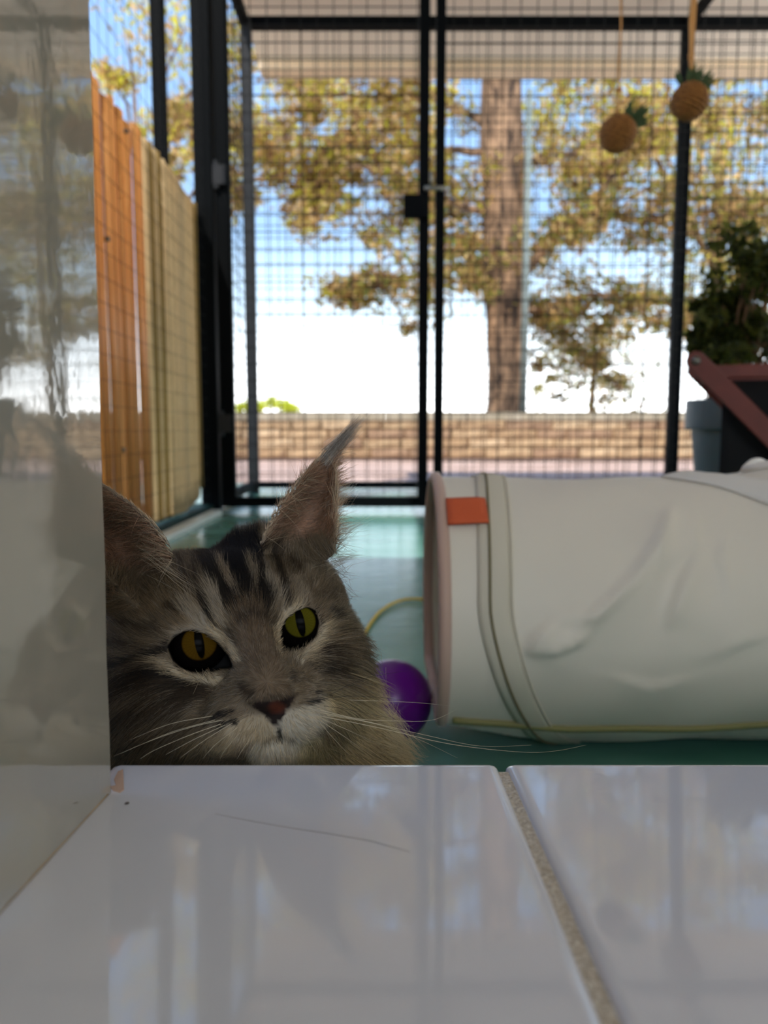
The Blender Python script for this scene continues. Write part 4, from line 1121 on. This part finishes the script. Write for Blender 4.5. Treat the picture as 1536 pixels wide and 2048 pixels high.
keep = (poly_sd(f32(x), f32(y), EYE_L) > 2.5) & (poly_sd(f32(x), f32(y), EYE_R) > 2.5) & ((poly_sd(f32(x), f32(y), NOSE) > 4) | (R0[:, 1] > .33))
R0, Nn, x, y = R0[keep], Nn[keep], x[keep], y[keep]; n = len(R0)
hloc = (R0 - MID) @ HM.T * 1000                           # head coordinates in mm
sdr, sdl = poly_sd(f32(x), f32(y), EAR_R), poly_sd(f32(x), f32(y), EAR_L)
ear_r = (sdr < 9) & (y < 1090) & (np.abs(R0[:, 1] - ear_depth_r(x, y)) < .007); ear_l = (sdl < 9) & (y < 1150 + (x - 220) * .0) & (np.abs(R0[:, 1] - ear_depth_l(x, y)) < .007)
wpos = to_world(R0); bodym = wpos[:, 1] > .45
# flow: away from the nose, sweeping back over the skull and down over the ruff
nose = hd(0, 34, -22)
fl = R0 - nose; fl /= np.linalg.norm(fl, axis=1)[:, None]
back = -af; upw = au
fore = np.clip((hloc[:, 2] - 6) / 25, 0, 1)[:, None]
fl = fl * (1 - .3 * fore) + (upw * .75 + back * .2) * .6 * fore
side = np.clip((np.abs(hloc[:, 0]) - 26) / 20, 0, 1)[:, None] * np.clip((6 - hloc[:, 2]) / 20, 0, 1)[:, None]
out = np.sign(hloc[:, :1]) * ar[None]
fl = fl + side * (out * .35 - au[None] * .55)
fl = fl + np.where((x > 640) & (y > 1300) & (hloc[:, 1] < 0), .5, 0)[:, None] * (ar * .8 - au * .5)[None]
ruff = np.clip((-hloc[:, 2] - 46) / 20, 0, 1)[:, None]
fl = fl + ruff * (-au[None] * .8 + out * .35)
fl[bodym] = np.array([-.6, .5, -.35])
fl[ear_r] = np.array([.90, -.15, .30]); fl[ear_l] = np.array([-.92, -.15, -.22])
edge_r = ear_r & (((sdr > -7) & (x < 640)) | (R0[:, 1] > ear_depth_r(x, y))); edge_l = ear_l & (((sdl > -9)) | (R0[:, 1] > ear_depth_l(x, y)))
fl[edge_r] = np.array([.55, .0, .8]); fl[edge_l] = np.array([-.7, 0, .65])
# wavy clumps
ph = R0 @ np.array([[310, 190, 270], [-220, 330, 240], [260, -180, 350]]).T
fl = fl + .16 * np.sin(ph + 2.3 * np.sin(ph[:, [1, 2, 0]] * .6)) + RNG.normal(size=(n, 3)) * .10
fl -= Nn * (fl * Nn).sum(1)[:, None]; fl /= np.maximum(np.linalg.norm(fl, axis=1), 1e-6)[:, None]
muz = np.clip((hloc[:, 1] - 2) / 16, 0, 1)
ln = 7.0 + 10 * side[:, 0] + 16 * ruff[:, 0] + 2.0 * fore[:, 0]
ln = ln * (1 - muz) + 3.0 * muz
eyed = np.minimum(np.abs(poly_sd(f32(x), f32(y), EYE_L)), np.abs(poly_sd(f32(x), f32(y), EYE_R)))
ln = np.where(eyed < 30, np.minimum(ln, 1.8 + eyed * .14), ln)
nd = poly_sd(f32(x), f32(y), NOSE); ln = np.where((nd < 25) & (muz > .2), np.minimum(ln, 1.2 + np.maximum(nd, 0) * .07), ln)
ln = np.where(bodym, 22, ln); ln = np.where(ear_r | ear_l, 11, ln); ln = np.where(edge_r | edge_l, 2.6, ln)
ruffchest = (x > 640) & (y > 1340) & (hloc[:, 1] < 0); ln = np.where(ruffchest, np.maximum(ln, 22), ln)
lift = np.where(ear_r | ear_l, .22, .30) + .10 * ruff[:, 0]; lift = np.where(muz > .3, .22, lift); lift = np.where(ruffchest, .65, lift); lift = np.where(edge_r | edge_l, .06, lift)
D = fl + Nn * lift[:, None]; D /= np.linalg.norm(D, axis=1)[:, None]
lens = ln / 1000 * RNG.uniform(.65, 1.25, n)
jit = np.stack([-(fl[:, 0]) * 9 * RNG.random(n), (fl[:, 2]) * 9 * RNG.random(n)], 1) * np.where(muz > .3, .3, 1)[:, None] + RNG.normal(size=(n, 2)) * 2.0
cc = coat(R0, jit)
cc = cc * np.where(ear_r | ear_l, RNG.uniform(.55, 1.45, n), RNG.uniform(.40, 1.15, n))[:, None] * np.array([1.02, .97, .88])
pale = ((RNG.random(n) < .12) & (cc.mean(1) > .06))[:, None]; cc = np.where(pale, cc * .6 + PALE * .4, cc)
bend = fl * .12 - Nn * (lift * .35)[:, None] + np.array([0, 0, -.10])[None] * (ln > 10)[:, None]
fur('fur', R0, D, lens, np.clip(cc, 0, 1), np.full(n, .000085) * np.where(ln > 12, 1.15, 1), 6, bend, body)
# ear-tip tufts, stray ear hairs
def tuft(n, tip, spread, to, d_tip, d_to, lrange, name, cols, rad=.00006):
    a = np.stack([face(tip[0] + RNG.normal() * spread, tip[1] + RNG.normal() * spread * 1.4, d_tip) for _ in range(n)])
    b_ = np.stack([face(to[0] + RNG.normal() * 7, to[1] + RNG.normal() * 7, d_to) for _ in range(n)])
    dd = b_ - a; L = np.linalg.norm(dd, axis=1); dd /= L[:, None]; dd += RNG.normal(size=dd.shape) * .05
    c = np.array(cols)[RNG.integers(0, len(cols), n)] * RNG.uniform(.7, 1.2, n)[:, None]
    bd = np.tile(np.array([[.05, 0, -.02]]), (n, 1)) + RNG.normal(size=(n, 3)) * .03
    fur(name, a, dd, L * RNG.uniform(*lrange, n), np.clip(c, 0, 1), np.full(n, rad), 8, bd, body)
tuft(420, (655, 915), 7, (724, 832), .371, .368, (.35, 1.02), 'ear_tuft', [L3(208, 203, 196), L3(176, 168, 158), L3(132, 122, 112), L3(150, 140, 130)])
tuft(90, (668, 1010), 10, (704, 968), .372, .362, (.4, 1.1), 'ear_wisp', [L3(216, 208, 190)], .00004)
tuft(110, (668, 1075), 10, (722, 1045), .372, .362, (.4, 1.1), 'ear_wisp', [L3(216, 208, 190)], .00004)
tuft(90, (660, 1120), 14, (716, 1110), .372, .366, (.4, 1.1), 'ear_wisp', [L3(190, 176, 150)], .00005)
for k_, (a_, b_) in enumerate((((742, 1380), (775, 1402)), ((765, 1425), (806, 1452)), ((785, 1465), (836, 1498)), ((780, 1490), (842, 1520)), ((735, 1330), (760, 1350)), ((728, 1290), (752, 1306)), ((664, 1138), (698, 1152)), ((676, 1180), (706, 1192)))):
    tuft(130 if k_ < 4 else 60, a_, 13, b_, .376, .374, (.5, 1.15), 'ruff_wisp' if k_ < 4 else 'cheek_wisp', [L3(214, 200, 166)] if k_ < 4 else [L3(150, 138, 116), L3(110, 98, 80)], .00005)
tuft(12, (290, 1112), 8, (385, 1175), .345, .338, (.9, 1.05), 'brow_hair', [L3(220, 206, 180)], .00007)
# whiskers, each a strand of its own
M['whisker'] = mat('whisker', lin(236, 226, 200), .4, trans=.3)
M['whisker_dark'] = mat('dark_whisker', lin(40, 34, 30), .5)
WH = [
    ([(633, 1400), (700, 1392), (790, 1398), (868, 1410)], 'd', .0001), ([(648, 1412), (690, 1418), (740, 1428), (800, 1440)], 'd', .0001),
    ([(640, 1420), (720, 1438), (800, 1442), (865, 1440), (915, 1418)], 'w', .00012),
    ([(640, 1425), (720, 1440), (850, 1470), (960, 1492), (1062, 1490)], 'w', .00012), ([(640, 1432), (760, 1456), (900, 1488), (1040, 1504), (1110, 1502), (1172, 1490)], 'w', .00012),
    ([(655, 1430), (760, 1450), (840, 1480), (915, 1516)], 'w', .0001), ([(645, 1438), (700, 1462), (760, 1490)], 'w', .0001), ([(642, 1442), (690, 1474), (730, 1502)], 'w', .0001),
    ([(640, 1446), (670, 1480), (700, 1512)], 'w', .0001), ([(660, 1390), (720, 1360), (790, 1345), (815, 1342)], 'd', .00009), ([(630, 1384), (690, 1376), (740, 1352)], 'd', .00009), ([(700, 1400), (830, 1405), (900, 1412)], 'w', .00008),
    ([(445, 1440), (380, 1455), (300, 1482), (240, 1508)], 'w', .00012), ([(442, 1448), (380, 1470), (310, 1500), (280, 1518)], 'w', .00012), ([(450, 1450), (390, 1478), (330, 1510)], 'w', .00012),
    ([(430, 1440), (350, 1462), (280, 1490), (228, 1512)], 'w', .0001), ([(465, 1446), (410, 1480), (360, 1516)], 'w', .00011), ([(425, 1432), (340, 1448), (260, 1480)], 'w', .0001), ([(475, 1455), (430, 1490), (405, 1518)], 'w', .0001), ([(480, 1465), (450, 1500), (440, 1518)], 'w', .00009),
    ([(500, 1478), (482, 1504), (474, 1518)], 'w', .00009), ([(610, 1470), (630, 1500), (640, 1516)], 'w', .00009),
]
for pts, kd, r_ in WH:
    sgn = 1 if pts[-1][0] > 555 else -1; m_ = len(pts); dp = []
    for i, p in enumerate(pts):
        d_ = (.302 if sgn > 0 else .296) + .020 * (i / (m_ - 1)) ** 1.2 * (1 if sgn > 0 else -.3); dp.append(to_world(face(p[0], p[1], d_ - (.002 if i else 0))))
    fp = []
    for i in range(m_ - 1):
        p0, p1, p2, p3 = [Vector(dp[max(0, min(m_ - 1, i + k))]) for k in (-1, 0, 1, 2)]
        for k in range(6):
            t = k / 6; fp.append(.5 * ((2 * p1) + (p2 - p0) * t + (2 * p0 - 5 * p1 + 4 * p2 - p3) * t * t + (3 * p1 - p0 - 3 * p2 + p3) * t ** 3))
    fp.append(Vector(dp[-1]))
    MB().tube(fp, [r_ * (1 - .75 * i / (len(fp) - 1)) for i in range(len(fp))], 5).build('whisker', M['whisker'] if kd == 'w' else M['whisker_dark'], catt, smooth=True)
